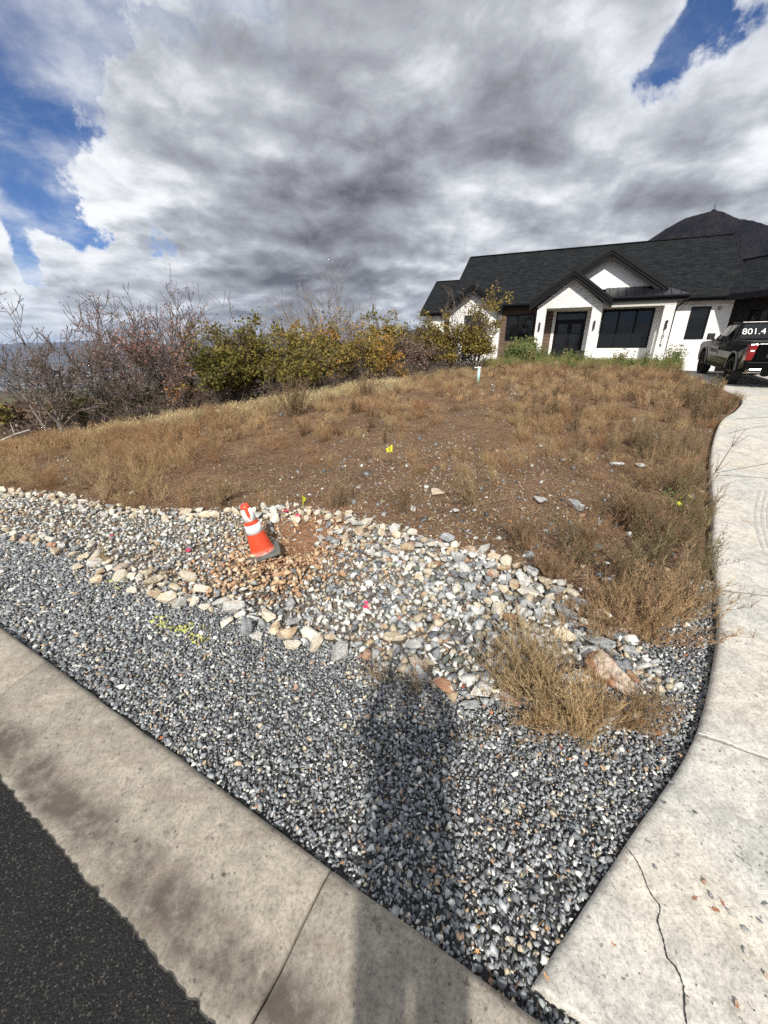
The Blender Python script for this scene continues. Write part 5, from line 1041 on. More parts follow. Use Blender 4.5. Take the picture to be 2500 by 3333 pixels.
dry_bush(1340, 1130, 1.2, 19, 'mid brown bush left of the yellow flowers', (.31, .21, .125), None, .4, 34, .5)
dry_bush(1010, 1090, 1.1, 20, 'thin straw bush standing alone on stony soil in mid lot', (.36, .26, .15), None, .4, 22, .5)
dry_bush(875, 1110, .9, 7, 'tall thin brown stalk bush behind the middle of the upper border', (.26, .18, .11), None, .25, 20, .62)
dry_bush(740, 1095, .85, 8, 'brown stalk bush above the dug hollow right of the cone', (.26, .18, .11), None, .35, 20, .5)
dry_bush(478, 1085, 1.0, 9, 'round tan bush at the swale edge left of the cone', (.33, .235, .135), None, .7, 40, .42)
dry_bush(640, 900, 2.0, 10, 'dark brown stalky bush in front of the green oak', (.24, .17, .10), None, .35, 34, .55)
dry_bush(790, 865, 1.6, 11, 'brown upright bush left of mid lot near the pale grass', (.27, .19, .115), None, .4, 30, .55)

# ------------------------------------------------------------------ trees
def grow(seed, stems, H, spread, lean=(0, 0), lv=3, kids=(6, 5, 4), r0=.05, up=.25, wob=.16, kscale=(.55, .5, .5)):
    r = np.random.default_rng(seed); segs = []; tips = []
    def go(p, d, L, rad, level):
        n = 5 if level < 2 else 3; pts = [p]; dirs = []
        for i in range(n):
            d = d + r.normal(0, wob, 3) + np.array([0, 0, up * .35]); d /= np.linalg.norm(d); q = pts[-1] + d * L / n; segs.append((pts[-1], q, rad * (1 - .75 * i / n), rad * (1 - .75 * (i + 1) / n), level)); pts.append(q); dirs.append(d)
        if level >= lv: tips.append((pts[-1], d)); tips.append((pts[-2], d)); return
        for k in range(kids[level]):
            t = r.uniform(.25 if level == 0 else .15, 1.0) * n; i = min(int(t), n - 1); b_ = pts[i] + (pts[i + 1] - pts[i]) * (t - i); a = r.normal(size=3); a -= a.dot(dirs[i]) * dirs[i]; a /= np.linalg.norm(a) + 1e-9
            nd = dirs[i] * r.uniform(.5, 1) + a * r.uniform(.4, .95); nd /= np.linalg.norm(nd); go(b_, nd, L * kscale[level] * r.uniform(.7, 1.25), max(rad * .5 * (1 - .5 * t / n), .0035), level + 1)
        tips.append((pts[-1], d))
    for s in range(stems):
        a = r.uniform(0, 6.28); sp = abs(r.normal(0, spread)); d = np.array([math.cos(a) * sp + lean[0], math.sin(a) * sp + lean[1], 1.0]); d /= np.linalg.norm(d); go(np.array([r.normal(0, .18) * (stems > 1), r.normal(0, .18) * (stems > 1), -.25]), d, H * r.uniform(.6, .95), r0 * r.uniform(.6, 1.1), 0)
    return segs, tips
def limb_mesh(segs, mat, base=(.20, .175, .15), twig=(.24, .19, .165), fat=1.0, minr=.006):
    VV, FF, CC = [], [], []; off = 0
    for p, q, a, b_, lv_ in segs:
        n = 6 if lv_ == 0 else 4 if lv_ == 1 else 3; d = q - p; d = d / (np.linalg.norm(d) + 1e-9); u = np.cross(d, (0.3, .8, .1)); u /= np.linalg.norm(u) + 1e-9; w = np.cross(d, u); an = np.arange(n) * 2 * math.pi / n; ring = np.cos(an)[:, None] * u + np.sin(an)[:, None] * w
        a = max(a * fat, minr); b_ = max(b_ * fat, minr * .8); VV.append(np.concatenate([p + ring * a, q + d * a * .2 + ring * b_])); i = np.arange(n); FF.append(np.stack([i, (i + 1) % n, n + (i + 1) % n, n + i], -1) + off); CC.append(np.tile(base if lv_ < 1 else twig, (2 * n, 1))); off += 2 * n
    F = np.concatenate(FF); return mesh_np('trunk', np.concatenate(VV), F, np.full(len(F), 4), mat, np.concatenate(CC), True)
def leaf_mesh(tips, seed, per, spread, size, pal, keep=1.0, hmin=0.0, side=None):
    r = np.random.default_rng(seed); T = np.array([t[0] for t in tips]); k = r.uniform(size=len(T)) < keep
    # whole sprays drop out, so sky shows through in patches
    k &= (vnoise(T[:, 0], T[:, 2] + T[:, 1], 2.6, seed) + .4 * vnoise(T[:, 1], T[:, 2], 5, seed + 8)) > -.30; k &= T[:, 2] > hmin; T = T[k]
    if not len(T): return None
    n = len(T) * per; C = np.repeat(T, per, 0) + r.normal(0, spread, (n, 3)); d = r.normal(size=(n, 3)); d /= np.linalg.norm(d, axis=1)[:, None]; t = r.normal(size=(n, 3)); sd = np.cross(d, t); sd /= np.linalg.norm(sd, axis=1)[:, None]; s = size * r.uniform(.6, 1.3, n)[:, None]
    V = np.stack([C - d * s * .5, C + sd * s * .38, C + d * s * .6, C - sd * s * .38], 1).reshape(-1, 3); i = np.arange(n)[:, None] * 4; F = np.concatenate([i + np.array([[0, 1, 2]]), i + np.array([[0, 2, 3]])]); pal = np.array(pal); cl = np.clip(((vnoise(C[:, 0] * 1.0 + C[:, 1], C[:, 2], 2.4, seed + 3) * .5 + .5) * len(pal) + r.normal(0, .7, n)).astype(int), 0, len(pal) - 1); c = pal[cl] * r.uniform(.7, 1.3, (n, 1)); return mesh_np('crown', V, F, np.full(len(F), 3), MT['leaf'], np.repeat(c, 4, 0))
GREEN = [(.09, .088, .022), (.13, .118, .028), (.18, .15, .036), (.24, .185, .048)]
OLIVE = [(.14, .125, .034), (.21, .17, .042), (.30, .22, .055), (.36, .24, .065)]
GOLD = [(.24, .17, .045), (.36, .23, .055), (.42, .23, .06), (.36, .16, .05)]
BROWN = [(.20, .125, .09), (.26, .165, .115), (.17, .12, .09), (.32, .22, .155)]
DARK = [(.045, .05, .018), (.08, .075, .025), (.12, .095, .03)]
HS = .80
def tree(px, Ydist, X0, H, kind, seed, label, stems=4, spread=.28, lean=(0, 0), pal=None, per=7, size=.10, keep=1.0, hmin=0., bark=(.17, .15, .13), twig=(.17, .135, .115), lv=3, kids=(6, 5, 4), r0=.05, name='oak_tree', minr=.008, lsp=.10, group='scrub oaks along the edge of the lot'):
    root = empty(name, (X0, Ydist, hz1(X0, Ydist)), 0, label, 'tree', group); segs, tips = grow(seed, stems, H * (HS if kind in ('bare', 'slope') else .96), spread, lean, lv, kids, r0)
    link('trunk', limb_mesh(segs, MT['bark'], bark, twig, 1.0, minr), root)
    if pal:
        m_ = leaf_mesh(tips, seed + 1, per, lsp, size, pal, keep, hmin)
        if m_: link('crown', m_, root)
    return root
# H is the reach of a stem; crowns end up a little higher
tree(0, 11.6, -9.6, 3.4, 'bare', 1, 'bare grey tree leaning left at the far left end of the lot', 4, .16, (-.26, 0), BROWN, 1, .05, .35, .6, minr=.009, kids=(8, 6, 4), r0=.07)
tree(0, 14.3, -8.8, 4.5, 'bare', 2, 'tallest bare tree with russet leaf remnants, leaning left over the valley view', 6, .17, (-.30, 0), [(.30, .15, .12), (.36, .20, .15), (.24, .14, .11)], 2, .06, .5, 1.8, minr=.010, kids=(8, 6, 4), r0=.08)
tree(0, 15.0, -7.4, 4.4, 'bare', 3, 'russet leaved half bare tree just right of the tallest bare tree', 5, .20, (-.06, 0), [(.30, .15, .12), (.36, .20, .15), (.24, .14, .11), (.40, .26, .20)], 3, .07, .6, 1.5, minr=.010, kids=(8, 6, 4), r0=.07)
tree(0, 13.6, -8.6, 2.2, 'bare', 4, 'low twiggy bare tree crowding the foot of the tallest bare tree', 6, .5, (-.1, 0), BROWN, 1, .05, .3, .2, minr=.007, bark=(.26, .24, .22))
tree(0, 17.5, -8.6, 5.6, 'bare', 5, 'thin pale bare tree behind the russet tree', 3, .14, (-.05, 0), None, minr=.010, twig=(.30, .27, .26))
tree(0, 18.0, -10.0, 5.2, 'bare', 6, 'feathery pale bare tree behind the tallest bare tree', 4, .2, (0, 0), BROWN, 2, .06, .2, minr=.010, twig=(.30, .27, .26))
tree(0, 14.6, -5.7, 2.45, 'green', 7, 'dense dark green oak with rounded crown at the middle of the lot edge', 6, .42, (-.05, 0), GREEN, 7, .10, .78, .9, kids=(8, 6, 5))
tree(0, 14.9, -4.2, 2.35, 'green', 8, 'broad green oak with yellowing right side next to the darkest green oak', 6, .45, (.05, 0), GREEN + OLIVE[:2], 7, .10, .78, .85, kids=(8, 6, 5))
tree(0, 15.3, -6.9, 1.9, 'gold', 9, 'small orange tinged oak between the russet tree and the green oak', 4, .35, (0, 0), GOLD + BROWN, 4, .09, .6, .4)
tree(0, 16.3, -3.2, 2.3, 'olive', 10, 'olive yellow oak right of the green oaks', 5, .38, (0, 0), OLIVE, 7, .10, .8, .7)
tree(0, 17.5, -2.4, 2.9, 'gold', 11, 'golden topped oak, brightest yellow of the row', 5, .30, (0, 0), GOLD[:3] + OLIVE, 8, .10, .8, .8)
tree(0, 18.2, -1.2, 2.3, 'olive', 12, 'olive green oak right of the golden topped oak', 5, .4, (0, 0), OLIVE + GREEN[2:], 6, .10, .75, .6)
tree(0, 19.2, -.3, 2.0, 'gold', 13, 'orange oak half way between the golden oak and the house', 5, .42, (0, 0), GOLD, 6, .10, .7, .5)
tree(0, 21.5, .3, 3.0, 'olive', 14, 'slender olive oak standing above the thicket against the sky', 3, .18, (0, 0), OLIVE, 8, .12, .8, 1.0, minr=.010)
tree(0, 20.6, 1.3, 2.0, 'brown', 15, 'mostly bare brown oak in the thicket left of the house', 8, .5, (0, 0), BROWN + GOLD[:1], 4, .08, .6, .2, minr=.010)
tree(0, 21.6, 2.2, 2.1, 'olive', 16, 'bushy olive and brown oak just left of the house trees', 7, .45, (0, 0), OLIVE[:2] + BROWN[:2], 6, .09, .7, .3, minr=.010)
tree(0, 21.4, 3.15, 1.9, 'olive', 17, 'yellow green young oak before the left wing of the house', 6, .30, (.0, 0), OLIVE[:3] + GREEN[2:], 9, .10, .75, .6, minr=.008)
tree(0, 21.3, 3.3, 3.3, 'spike', 18, 'thin bare spiky tree rising between the two young oaks', 3, .08, (-.02, 0), BROWN + OLIVE[:1], 2, .08, .3, 1.5, kids=(7, 4, 3), minr=.009)
tree(0, 21.5, 4.55, 2.35, 'olive', 19, 'yellow green young oak in front of the stone bay', 5, .24, (.02, 0), OLIVE[:3] + GREEN[2:], 10, .10, .75, .9, minr=.008)
tree(0, 24.0, -6.6, 6.6, 'bare', 20, 'thin bare grey tree beyond the green oaks, left', 3, .16, (0, 0), None, minr=.013, twig=(.32, .29, .28))
tree(0, 24.0, -4.9, 7.4, 'bare', 21, 'tall round headed bare tree beyond the olive oak', 5, .22, (0, 0), None, minr=.013, twig=(.30, .27, .26), kids=(7, 6, 5), r0=.06)
tree(0, 25.0, -3.6, 7.0, 'bare', 22, 'tall bare tree beyond the golden oak', 4, .2, (0, 0), None, minr=.013, twig=(.30, .27, .26), kids=(7, 6, 5))
tree(0, 23.0, -9.0, 6.6, 'bare', 24, 'faint bare tree far behind the green oak', 3, .16, (0, 0), None, minr=.013, twig=(.32, .29, .28))
tree(0, 26.0, -.8, 5.4, 'bare', 23, 'small bare tree against the cloud gap left of the slender oak', 3, .2, (0, 0), None, minr=.012, twig=(.30, .27, .26))
# hillside below the edge
hs = [(-13.5, 12.2, 1.6, DARK, 'dark low oak at the left frame edge below the lot'), (-12.2, 13.5, 1.7, OLIVE[:2] + BROWN, 'brownish low oak below the bare leaning tree'), (-10.6, 14.8, 1.9, DARK + OLIVE[:2], 'dark olive oak seen under the bare trees'), (-9.2, 17.0, 2.3, OLIVE[:3], 'olive oak in the gap between the two bare trees'),
      (-14.5, 17, 2.0, DARK, 'dark green oak on the slope at far left'), (-12.8, 19, 2.2, DARK + OLIVE[:1], 'rounded dark oak lower on the slope'), (-16.5, 21, 2.3, OLIVE[:2] + BROWN[:2], 'brown green oak lower on the slope at far left'), (-13.5, 25, 2.4, BROWN, 'bare brown crowned oak down the slope'), (-19, 27, 2.6, BROWN + DARK, 'mixed brown oak far down the slope at left'), (-17, 33, 3.0, OLIVE[:2] + DARK, 'green oak far down the slope')]
for i, (x, y, h, pal, lb) in enumerate(hs): tree(0, y, x, h, 'slope', 40 + i, lb, 6, .5, (0, 0), pal, 8, .11 + .002 * y, .9, .2, minr=.010, lv=2, kids=(9, 7, 4), group='oaks on the slope below the lot')
# fallen bleached branch at the far left
mb = MB(); P = [(-10.6, 9.9), (-10.2, 10.15), (-9.85, 10.5), (-9.4, 10.5)]; pts = [(x, y, hz1(x, y) + dz) for (x, y), dz in zip(P, (.02, .16, .34, .40))]
for a, b_, ra, rb in zip(pts, pts[1:], (.035, .028, .02), (.028, .02, .012)): mb.tube(a, b_, ra, rb, 7)
mb.tube(pts[1], (pts[1][0] + .35, pts[1][1] + .1, pts[1][2] - .1), .014, .006, 5).tube(pts[2], (pts[2][0] - .1, pts[2][1] + .1, pts[2][2] + .3), .012, .005, 5)
tag(mb.build('fallen_branch', flat('dead_wood', (.46, .43, .39), .9, var=.3, nscale=12), None, True), 'bleached fallen branch at the far left edge of the lot', 'branch')
# tangled undergrowth at the feet of the trees
def undergrowth():
    r = np.random.default_rng(77); segs = []; n = 1500; t = r.uniform(0, 1, n); ex = np.interp(t, [0, .2, .45, .7, 1], [-15, -9.5, -4.6, -.6, 4.6]); ey = np.interp(t, [0, .2, .45, .7, 1], [10.8, 12.0, 14.6, 18.0, 21.3])
    X = ex + r.normal(0, .5, n) - r.uniform(0, .8, n); Y = ey + np.abs(r.normal(0, 1.1, n)) + .1; Z = hz(X, Y)
    for x, y, z in zip(X, Y, Z):
        for _ in range(6):
            p = np.array([x + r.normal(0, .2), y + r.normal(0, .2), z - .05]); d = np.array([r.normal(0, .5), r.normal(0, .5), 1.0]); L = r.uniform(.3, 1.0); k = 3
            for i in range(k):
                d = d + r.normal(0, .35, 3); d /= np.linalg.norm(d); q = p + d * L / k; segs.append((p, q, .010 * (1 - i / 4), .008 * (1 - i / 4), 2)); 
                if r.uniform() < .6: e = d + r.normal(0, .8, 3); e /= np.linalg.norm(e); segs.append((q, q + e * r.uniform(.1, .3), .006, .004, 2))
                p = q
    me = limb_mesh(segs, MT['bark'], (.15, .12, .10), (.155, .125, .105), 1, .007); tag(link('undergrowth', me), kind='stuff')
    tips = [(s[1], None) for s in segs[::3]]; m_ = leaf_mesh(tips, 9, 2, .08, .075, BROWN + DARK + OLIVE[:1], .75, -9); tag(link('undergrowth_leaves', m_), kind='stuff')
undergrowth()
def slope_brush():       # scrub covering the hillside, reads as one mass
    r = np.random.default_rng(78); n = 5200; a = R(1) * r.uniform(-60, 8, n); d = np.exp(r.uniform(math.log(24), math.log(900), n)); X = d * np.sin(a); Y = d * np.cos(a); e = sdist(X, Y, EDGE); k = (e > 9) & (vnoise(X / (d * .02 + 1), Y / (d * .02 + 1), .6, 79) > -.45); X, Y, d = X[k], Y[k], d[k]; n = len(X)
    per = 90; s = np.clip(d * .012, .55, 3.2); h = s * r.uniform(.7, 1.3, n); Cn = np.c_[X, Y, hz(X, Y, False)]; q = r.normal(size=(n, per, 3)); q /= np.linalg.norm(q, axis=2)[:, :, None]; q *= r.uniform(.45, 1, (n, per, 1)) ** .6; q[:, :, 2] = np.abs(q[:, :, 2]); P = Cn[:, None, :] + q * np.stack([s * 1.2, s * 1.2, h], -1)[:, None, :]; P = P.reshape(-1, 3); ls = np.repeat(s * .20, per)[:, None]
    dd = r.normal(size=(len(P), 3)); dd /= np.linalg.norm(dd, axis=1)[:, None]; sd = np.cross(dd, r.normal(size=(len(P), 3))); sd /= np.linalg.norm(sd, axis=1)[:, None]; V = np.stack([P - dd * ls, P + sd * ls, P + dd * ls], 1).reshape(-1, 3)
    pal = np.array(BROWN + DARK + DARK + OLIVE[:2] + [(.14, .11, .07), (.19, .15, .09)]); c = np.repeat(pal[r.integers(0, len(pal), n)], per, 0) * r.uniform(.7, 1.3, (len(P), 1)); F = np.arange(len(V)).reshape(-1, 3); tag(link('hillside_scrub', mesh_np('hillside_scrub', V, F, np.full(len(F), 3), MT['leaf'], np.repeat(c, 3, 0))), kind='stuff')
slope_brush()

# ------------------------------------------------------------------ mountains and valley
def mountain(name, sil, R0, base, depth, pal, seed, gully=.22, n_az=640, n_r=120):
    A, E = [], []
    for px, py in sil: d = ray(px, py); A.append(math.atan2(d[0], d[1])); E.append(d[2] / math.hypot(d[0], d[1]))
    az = np.linspace(A[0], A[-1], n_az); el = np.interp(az, A, E); r = np.random.default_rng(seed); el = el + .0016 * vnoise(az * 100, az * 0, .9, seed) + .0007 * vnoise(az * 100, az * 0, 4, seed + 1)
    u = np.linspace(-1, 1, n_r); u = np.sign(u) * np.abs(u) ** 1.15; AA, UU = np.meshgrid(az, u, indexing='ij'); top = (CAM_H + el * R0)[:, None]; rr = R0 + UU * depth; sh = np.clip(1 - np.abs(UU), 0, 1) ** 1.12
    g = np.abs(vnoise(AA * R0 / depth * 3, UU * 1.2, 3.2, seed + 5)) * .6 + np.abs(vnoise(AA * R0 / depth * 3 + UU, UU * 2, 8, seed + 6)) * .3 + np.abs(vnoise(AA * R0 / depth * 3, UU * 3, 22, seed + 7)) * .12
    Z = base + (top - base) * np.clip(sh * (1 - gully * g * np.clip(np.abs(UU) * 5, 0, 1)), 0, 1); X = rr * np.sin(AA); Y = rr * np.cos(AA); V = np.stack([X, Y, Z], -1).reshape(-1, 3); idx = np.arange(len(V)).reshape(AA.shape)
    F = np.stack([idx[:-1, :-1], idx[:-1, 1:], idx[1:, 1:], idx[1:, :-1]], -1).reshape(-1, 4); pal = np.array(pal); f = np.clip(.5 + .5 * vnoise(AA * R0 / depth * 4, UU * 4, 4, seed + 9) + .4 * vnoise(AA * R0 / depth * 4, UU * 4, 17, seed + 10), 0, 1).reshape(-1, 1); col = pal[0] * (1 - f) + pal[1] * f
    if len(pal) > 2: s = (vnoise(AA * R0 / depth * 4, UU * 4, 9, seed + 12) > .55).reshape(-1); col[s] = pal[2]
    me = mesh_np(name, V, F, np.full(len(F), 4), MT['terrain'], col, True); return tag(link(name, me), kind='structure')
m, nt, b = newmat('terrain'); MT['terrain'] = m; g = G(nt); a = g.n('ShaderNodeAttribute', attribute_name='col').outputs['Color']; nz = g.noise(g.coord(), .012, 12, .75)
nt.links.new(g.mix(1.0, a, g.ramp(nz, [(.36, .35), (.62, 1.5)]), 'MULTIPLY'), b.inputs['Base Color']); b.inputs['Roughness'].default_value = 1; b.inputs['Specular IOR Level'].default_value = .05; g.bump(b, nz, 1.0, 40)
mountain('mountain', [(1050, 790), (1120, 735), (1200, 660), (1300, 580), (1350, 548), (1398, 518), (1440, 492), (1480, 471), (1520, 459), (1545, 452), (1565, 455), (1590, 466), (1625, 474), (1659, 484), (1800, 540), (2100, 640), (2600, 790)], 1900, -60, 1000, [(.008, .008, .012), (.036, .025, .020), (.08, .062, .052)], 3, .9)  # bare scrub tones, darkened further by cloud shade put into the palette
mountain('hill', [(740, 790), (790, 752), (822, 737), (838, 727), (870, 712), (905, 708), (935, 712), (1000, 728), (1080, 775)], 3400, -120, 1100, [(.045, .042, .036), (.06, .052, .045)], 5, .2, 240, 40)
mountain('far_mountains', [(330, 790), (400, 745), (450, 724), (490, 728), (520, 719), (560, 730), (590, 716), (610, 712), (650, 728), (700, 742), (740, 748), (800, 742), (870, 758), (1000, 785)], 11500, -260, 2600, [(.07, .07, .075), (.11, .105, .105), (.3, .3, .3)], 7, .4, 300, 40)
mountain('far_mountains', [(-500, 790), (-350, 762), (-200, 745), (-60, 742), (40, 741), (90, 740), (150, 736), (200, 734), (260, 742), (330, 738), (400, 752), (470, 786)], 17500, -262, 3500, [(.09, .09, .10), (.16, .14, .13)], 9, .4, 300, 40)
def valley():
    az = R(1) * np.linspace(-75, 75, 300); rr = np.geomspace(5200, 22000, 90); A, RR = np.meshgrid(az, rr, indexing='ij'); X, Y = RR * np.sin(A), RR * np.cos(A); Z = -258 + 0 * X; V = np.stack([X, Y, Z], -1).reshape(-1, 3); idx = np.arange(len(V)).reshape(A.shape); F = np.stack([idx[:-1, :-1], idx[:-1, 1:], idx[1:, 1:], idx[1:, :-1]], -1).reshape(-1, 4)
    f = np.clip(.5 + .6 * vnoise(V[:, 0], V[:, 1], .0015, 101) + .5 * vnoise(V[:, 0], V[:, 1], .006, 102), 0, 1)[:, None]; c = np.array([.075, .08, .075]) * (1 - f) + np.array([.15, .145, .13]) * f; tag(link('valley', mesh_np('valley', V, F, np.full(len(F), 4), MT['terrain'], c, True)), kind='structure')
    r = np.random.default_rng(5); mb = MB(); cols = []
    for i in range(1500):
        a = R(r.uniform(-50, -5)); d = math.exp(r.uniform(math.log(3300), math.log(11500))); x, y = d * math.sin(a), d * math.cos(a); z = hz1(x, y) if d < 5500 else -258; big = r.uniform() < .12; w = r.uniform(40, 120) if big else r.uniform(10, 34); l = w * r.uniform(.5, 1.0); h = r.uniform(8, 16) if big else r.uniform(5, 11); mb.box((x - w, y - l, z - 2), (x + w, y + l, z + h)); c = (.34, .34, .35) if big or r.uniform() < .08 else [(.30, .28, .26), (.20, .20, .21), (.42, .38, .34), (.08, .10, .06)][r.integers(0, 4)]; cols += [c] * 8
    F = np.array(mb.f); tag(link('valley_town', mesh_np('valley_town', np.array(mb.v), F, np.full(len(F), 4), MT['terrain'], np.array(cols))), kind='stuff')
valley()
d = ray(1541, 456); k = 1900 / math.hypot(d[0], d[1]); tx, ty, tz = d[0] * k, d[1] * k, CAM_H + d[2] * k
mb = MB(); mb.tube((0, 0, -10), (1, 0, 24), 1.5, .5, 5).box((-5, -5, -8), (4, 4, 4)).tube((-2, 0, 13), (2, 0, 13), 1.0)
tag(mb.build('radio_mast', MT['black_trim'], None, loc=(tx, ty, tz)), 'small antenna mast on the mountain summit', 'mast')

# ------------------------------------------------------------------ traffic cone
m, nt, b = newmat('cone_plastic'); g = G(nt); v = g.coord(); sx = g.n('ShaderNodeSeparateXYZ'); nt.links.new(v, sx.inputs[0]); f = g.noise(v, 9, 6, .7)
low = g.ramp(g.m('ADD', sx.outputs[2], g.m('MULTIPLY', f, .10)), [(.075, .75), (.14, 0.0)])
c = g.mix(g.m('MULTIPLY', low, g.ramp(g.noise(v, 22, 5, .7), [(.42, 0.0), (.56, 1.0)])), g.ramp(f, [(.3, (.60, .055, .018)), (.7, (.72, .085, .03))]), (.66, .55, .50)); nt.links.new(c, b.inputs['Base Color']); b.inputs['Roughness'].default_value = .45; MT['cone'] = m
m, nt, b = newmat('cone_collar'); g = G(nt); f = g.noise(g.coord(), 16, 6, .7); nt.links.new(g.ramp(f, [(.30, (.42, .44, .40)), (.40, (.80, .80, .78)), (.7, (.86, .86, .84))]), b.inputs['Base Color']); b.inputs['Roughness'].default_value = .35; MT['collar'] = m
def build_cone():
    gpt = on_ground(570, 1196, 12); root = empty('traffic_cone', (gpt[0], gpt[1], gpt[2] + .035), 0, 'weathered orange traffic cone with two white bands tilting in the dug hollow', 'traffic cone')
    H, rb, rt = .60, .132, .042; rad = lambda z: rb + (rt - rb) * z / H
    prof = [(rb + .012, .02), (rb, .035)] + [(rad(z), z) for z in np.linspace(.06, H, 16)] + [(rt - .012, H), (rt - .014, H - .04), (rb - .02, .03)]
    body = MB().lathe(prof, 40).build('cone_body', MT['cone'], root, True)
    def collar(z0, z1, tear=None):
        n = 60; vs = []; fs = []
        for i in range(n + 1):
            a = 2 * math.pi * i / n
            lo_ = z0; hi = z1
            if tear and tear[0] < a < tear[1]: u = (a - tear[0]) / (tear[1] - tear[0]); cut = 1 - abs(2 * u - 1); hi = z1 - (z1 - z0) * (.35 + .65 * cut) * (1 + .15 * math.sin(a * 37)); hi = max(hi, z0 + .002)
            for z in (lo_, hi): rr_ = rad(z) + .0022; vs.append((rr_ * math.cos(a), rr_ * math.sin(a), z))
        for i in range(n): fs.append((2 * i, 2 * i + 2, 2 * i + 3, 2 * i + 1))
        mb = MB(); mb.add(vs, fs); o = mb.build('reflective_band', MT['collar'], root, True, recalc=False); sm = o.modifiers.new('s', 'SOLIDIFY'); sm.thickness = .0015; return o
    collar(.275, .375); collar(.42, .555, (R(255), R(300)))
    # rubber base: square with clipped corners, one side bent upward
    mb = MB(); s = .185; pts = []
    for sx_, sy_ in ((1, 1), (-1, 1), (-1, -1), (1, -1)):
        cc = (sx_ * (s - .04), sy_ * (s - .04)); a0 = math.atan2(sy_, sx_) - math.pi / 4
        for k in range(5): a_ = a0 + k * math.pi / 8; pts.append((cc[0] + .04 * math.cos(a_), cc[1] + .04 * math.sin(a_)))
    mb.prism([(x, y, .0) for x, y in pts], (0, 0, .028)); mb.lathe([(rb + .02, .027), (rb + .012, .036), (rb - .01, .036)], 32)
    mb.build('rubber_base', flat('cone_rubber', (.115, .12, .105), .8, var=.35, nscale=14), root, bevel=.006)
    root.rotation_euler = (R(-3), R(-13), R(20)); return root
cone = build_cone()

# ------------------------------------------------------------------ small things
yell = flat('marker_yellow', (.72, .74, .03), .6, 0, .05); pinkm = flat('marker_pink', (.80, .05, .16), .6, 0, .1); mint = flat('mint_pipe', (.42, .66, .56), .5, var=.15)
def flag(px, py, h, s, label, rz=0.3):
    gp = on_ground(px, py, 40); root = empty('marker_flag', tuple(gp), rz, label, 'marker flag', 'yellow survey marker flags')
    MB().tube((0, 0, -.05), (.01, 0, h), .003 + h * .006).build('wire', yell, root)
    n = 5; vs = []; 
    for i in range(n + 1):
        u = i / n; w = s * (1 - .25 * u); vs += [(.01 + u * s * .75, .03 * s * math.sin(u * 5), h - u * s * .55), (.01 + u * s * .45, .05 * s * math.cos(u * 4), h - s * .75 - u * s * .35)]
    mb = MB(); mb.add(vs, [(2 * i, 2 * i + 1, 2 * i + 3, 2 * i + 2) for i in range(n)]); f = mb.build('flag_cloth', yell, root, recalc=False); so_ = f.modifiers.new('s', 'SOLIDIFY'); so_.thickness = .002
flag(848, 978, .16, .17, 'bright yellow marker flag drooping in the middle of the bare lot', 2.9)
flag(655, 1092, .14, .09, 'small yellow marker flag standing just behind the dug hollow', 1.2)
def ribbon_(px, py, s, label, seed):
    gp = on_ground(px, py, 20); r = np.random.default_rng(seed); mb = MB()
    for _ in range(5):
        p = r.normal(0, s * .25, 3); p[2] = abs(p[2]) * .4 + .01; a = r.uniform(0, 6.28); q = np.array([math.cos(a), math.sin(a), r.uniform(-.1, .3)]) * s; w = np.array([-math.sin(a), math.cos(a), .2]) * s * .3; mb.add([p - w, p + w, p + q * .5 + w * 1.1 + [0, 0, s * .15], p + q * .5 - w + [0, 0, s * .1], p + q + w * .6, p + q - w * .5], [(0, 1, 2, 3), (3, 2, 4, 5)])
    o = mb.build('plastic_ribbon', pinkm, None, loc=(gp[0], gp[1], gp[2] + .035), recalc=False); so_ = o.modifiers.new('s', 'SOLIDIFY'); so_.thickness = .0015; tag(o, label, 'ribbon', 'pink marker ribbons')
for i, (px, py, s, lb) in enumerate(((793, 1318, .045, 'crumpled pink ribbon on the grey cobbles below the middle of the swale'), (640, 1116, .05, 'pink ribbon draped at the back of the dug hollow'), (618, 1108, .04, 'faded pink ribbon scrap left of the one at the hollow'), (408, 1198, .03, 'small pink scrap on cobbles left of the cone'), (243, 1165, .025, 'tiny pink scrap among cobbles at the left'))): ribbon_(px, py, s, lb, i + 3)
gp = on_ground(1032, 826, 40); pr = empty('marker_pipe', tuple(gp), .4, 'mint green utility pipe stub standing at the top of the lot before the house', 'pipe'); h = .52; MB().tube((0, 0, -.05), (.01, 0, h), .06, .055, 16).build('pipe', mint, pr, True); MB().tube((.01, 0, h), (.01, 0, h + .06), .066, .066, 16).tube((.01, 0, h + .045), (-.22, 0, h + .02), .018, .018, 6).build('pipe_cap', flat('cap_white', (.7, .74, .7), .5), pr)
gp = on_ground(1075, 818, 40); mb = MB(); 
mb.path([(-.2, 0, 0), (-.17, 0, .42), (.0, .02, .50), (.26, 0, .40), (.30, 0, .02)], .012, 6); tag(mb.build('bent_wire', MT['black_trim'], None, loc=tuple(gp)), 'thin bent wire hoop beside the mint pipe', 'wire')

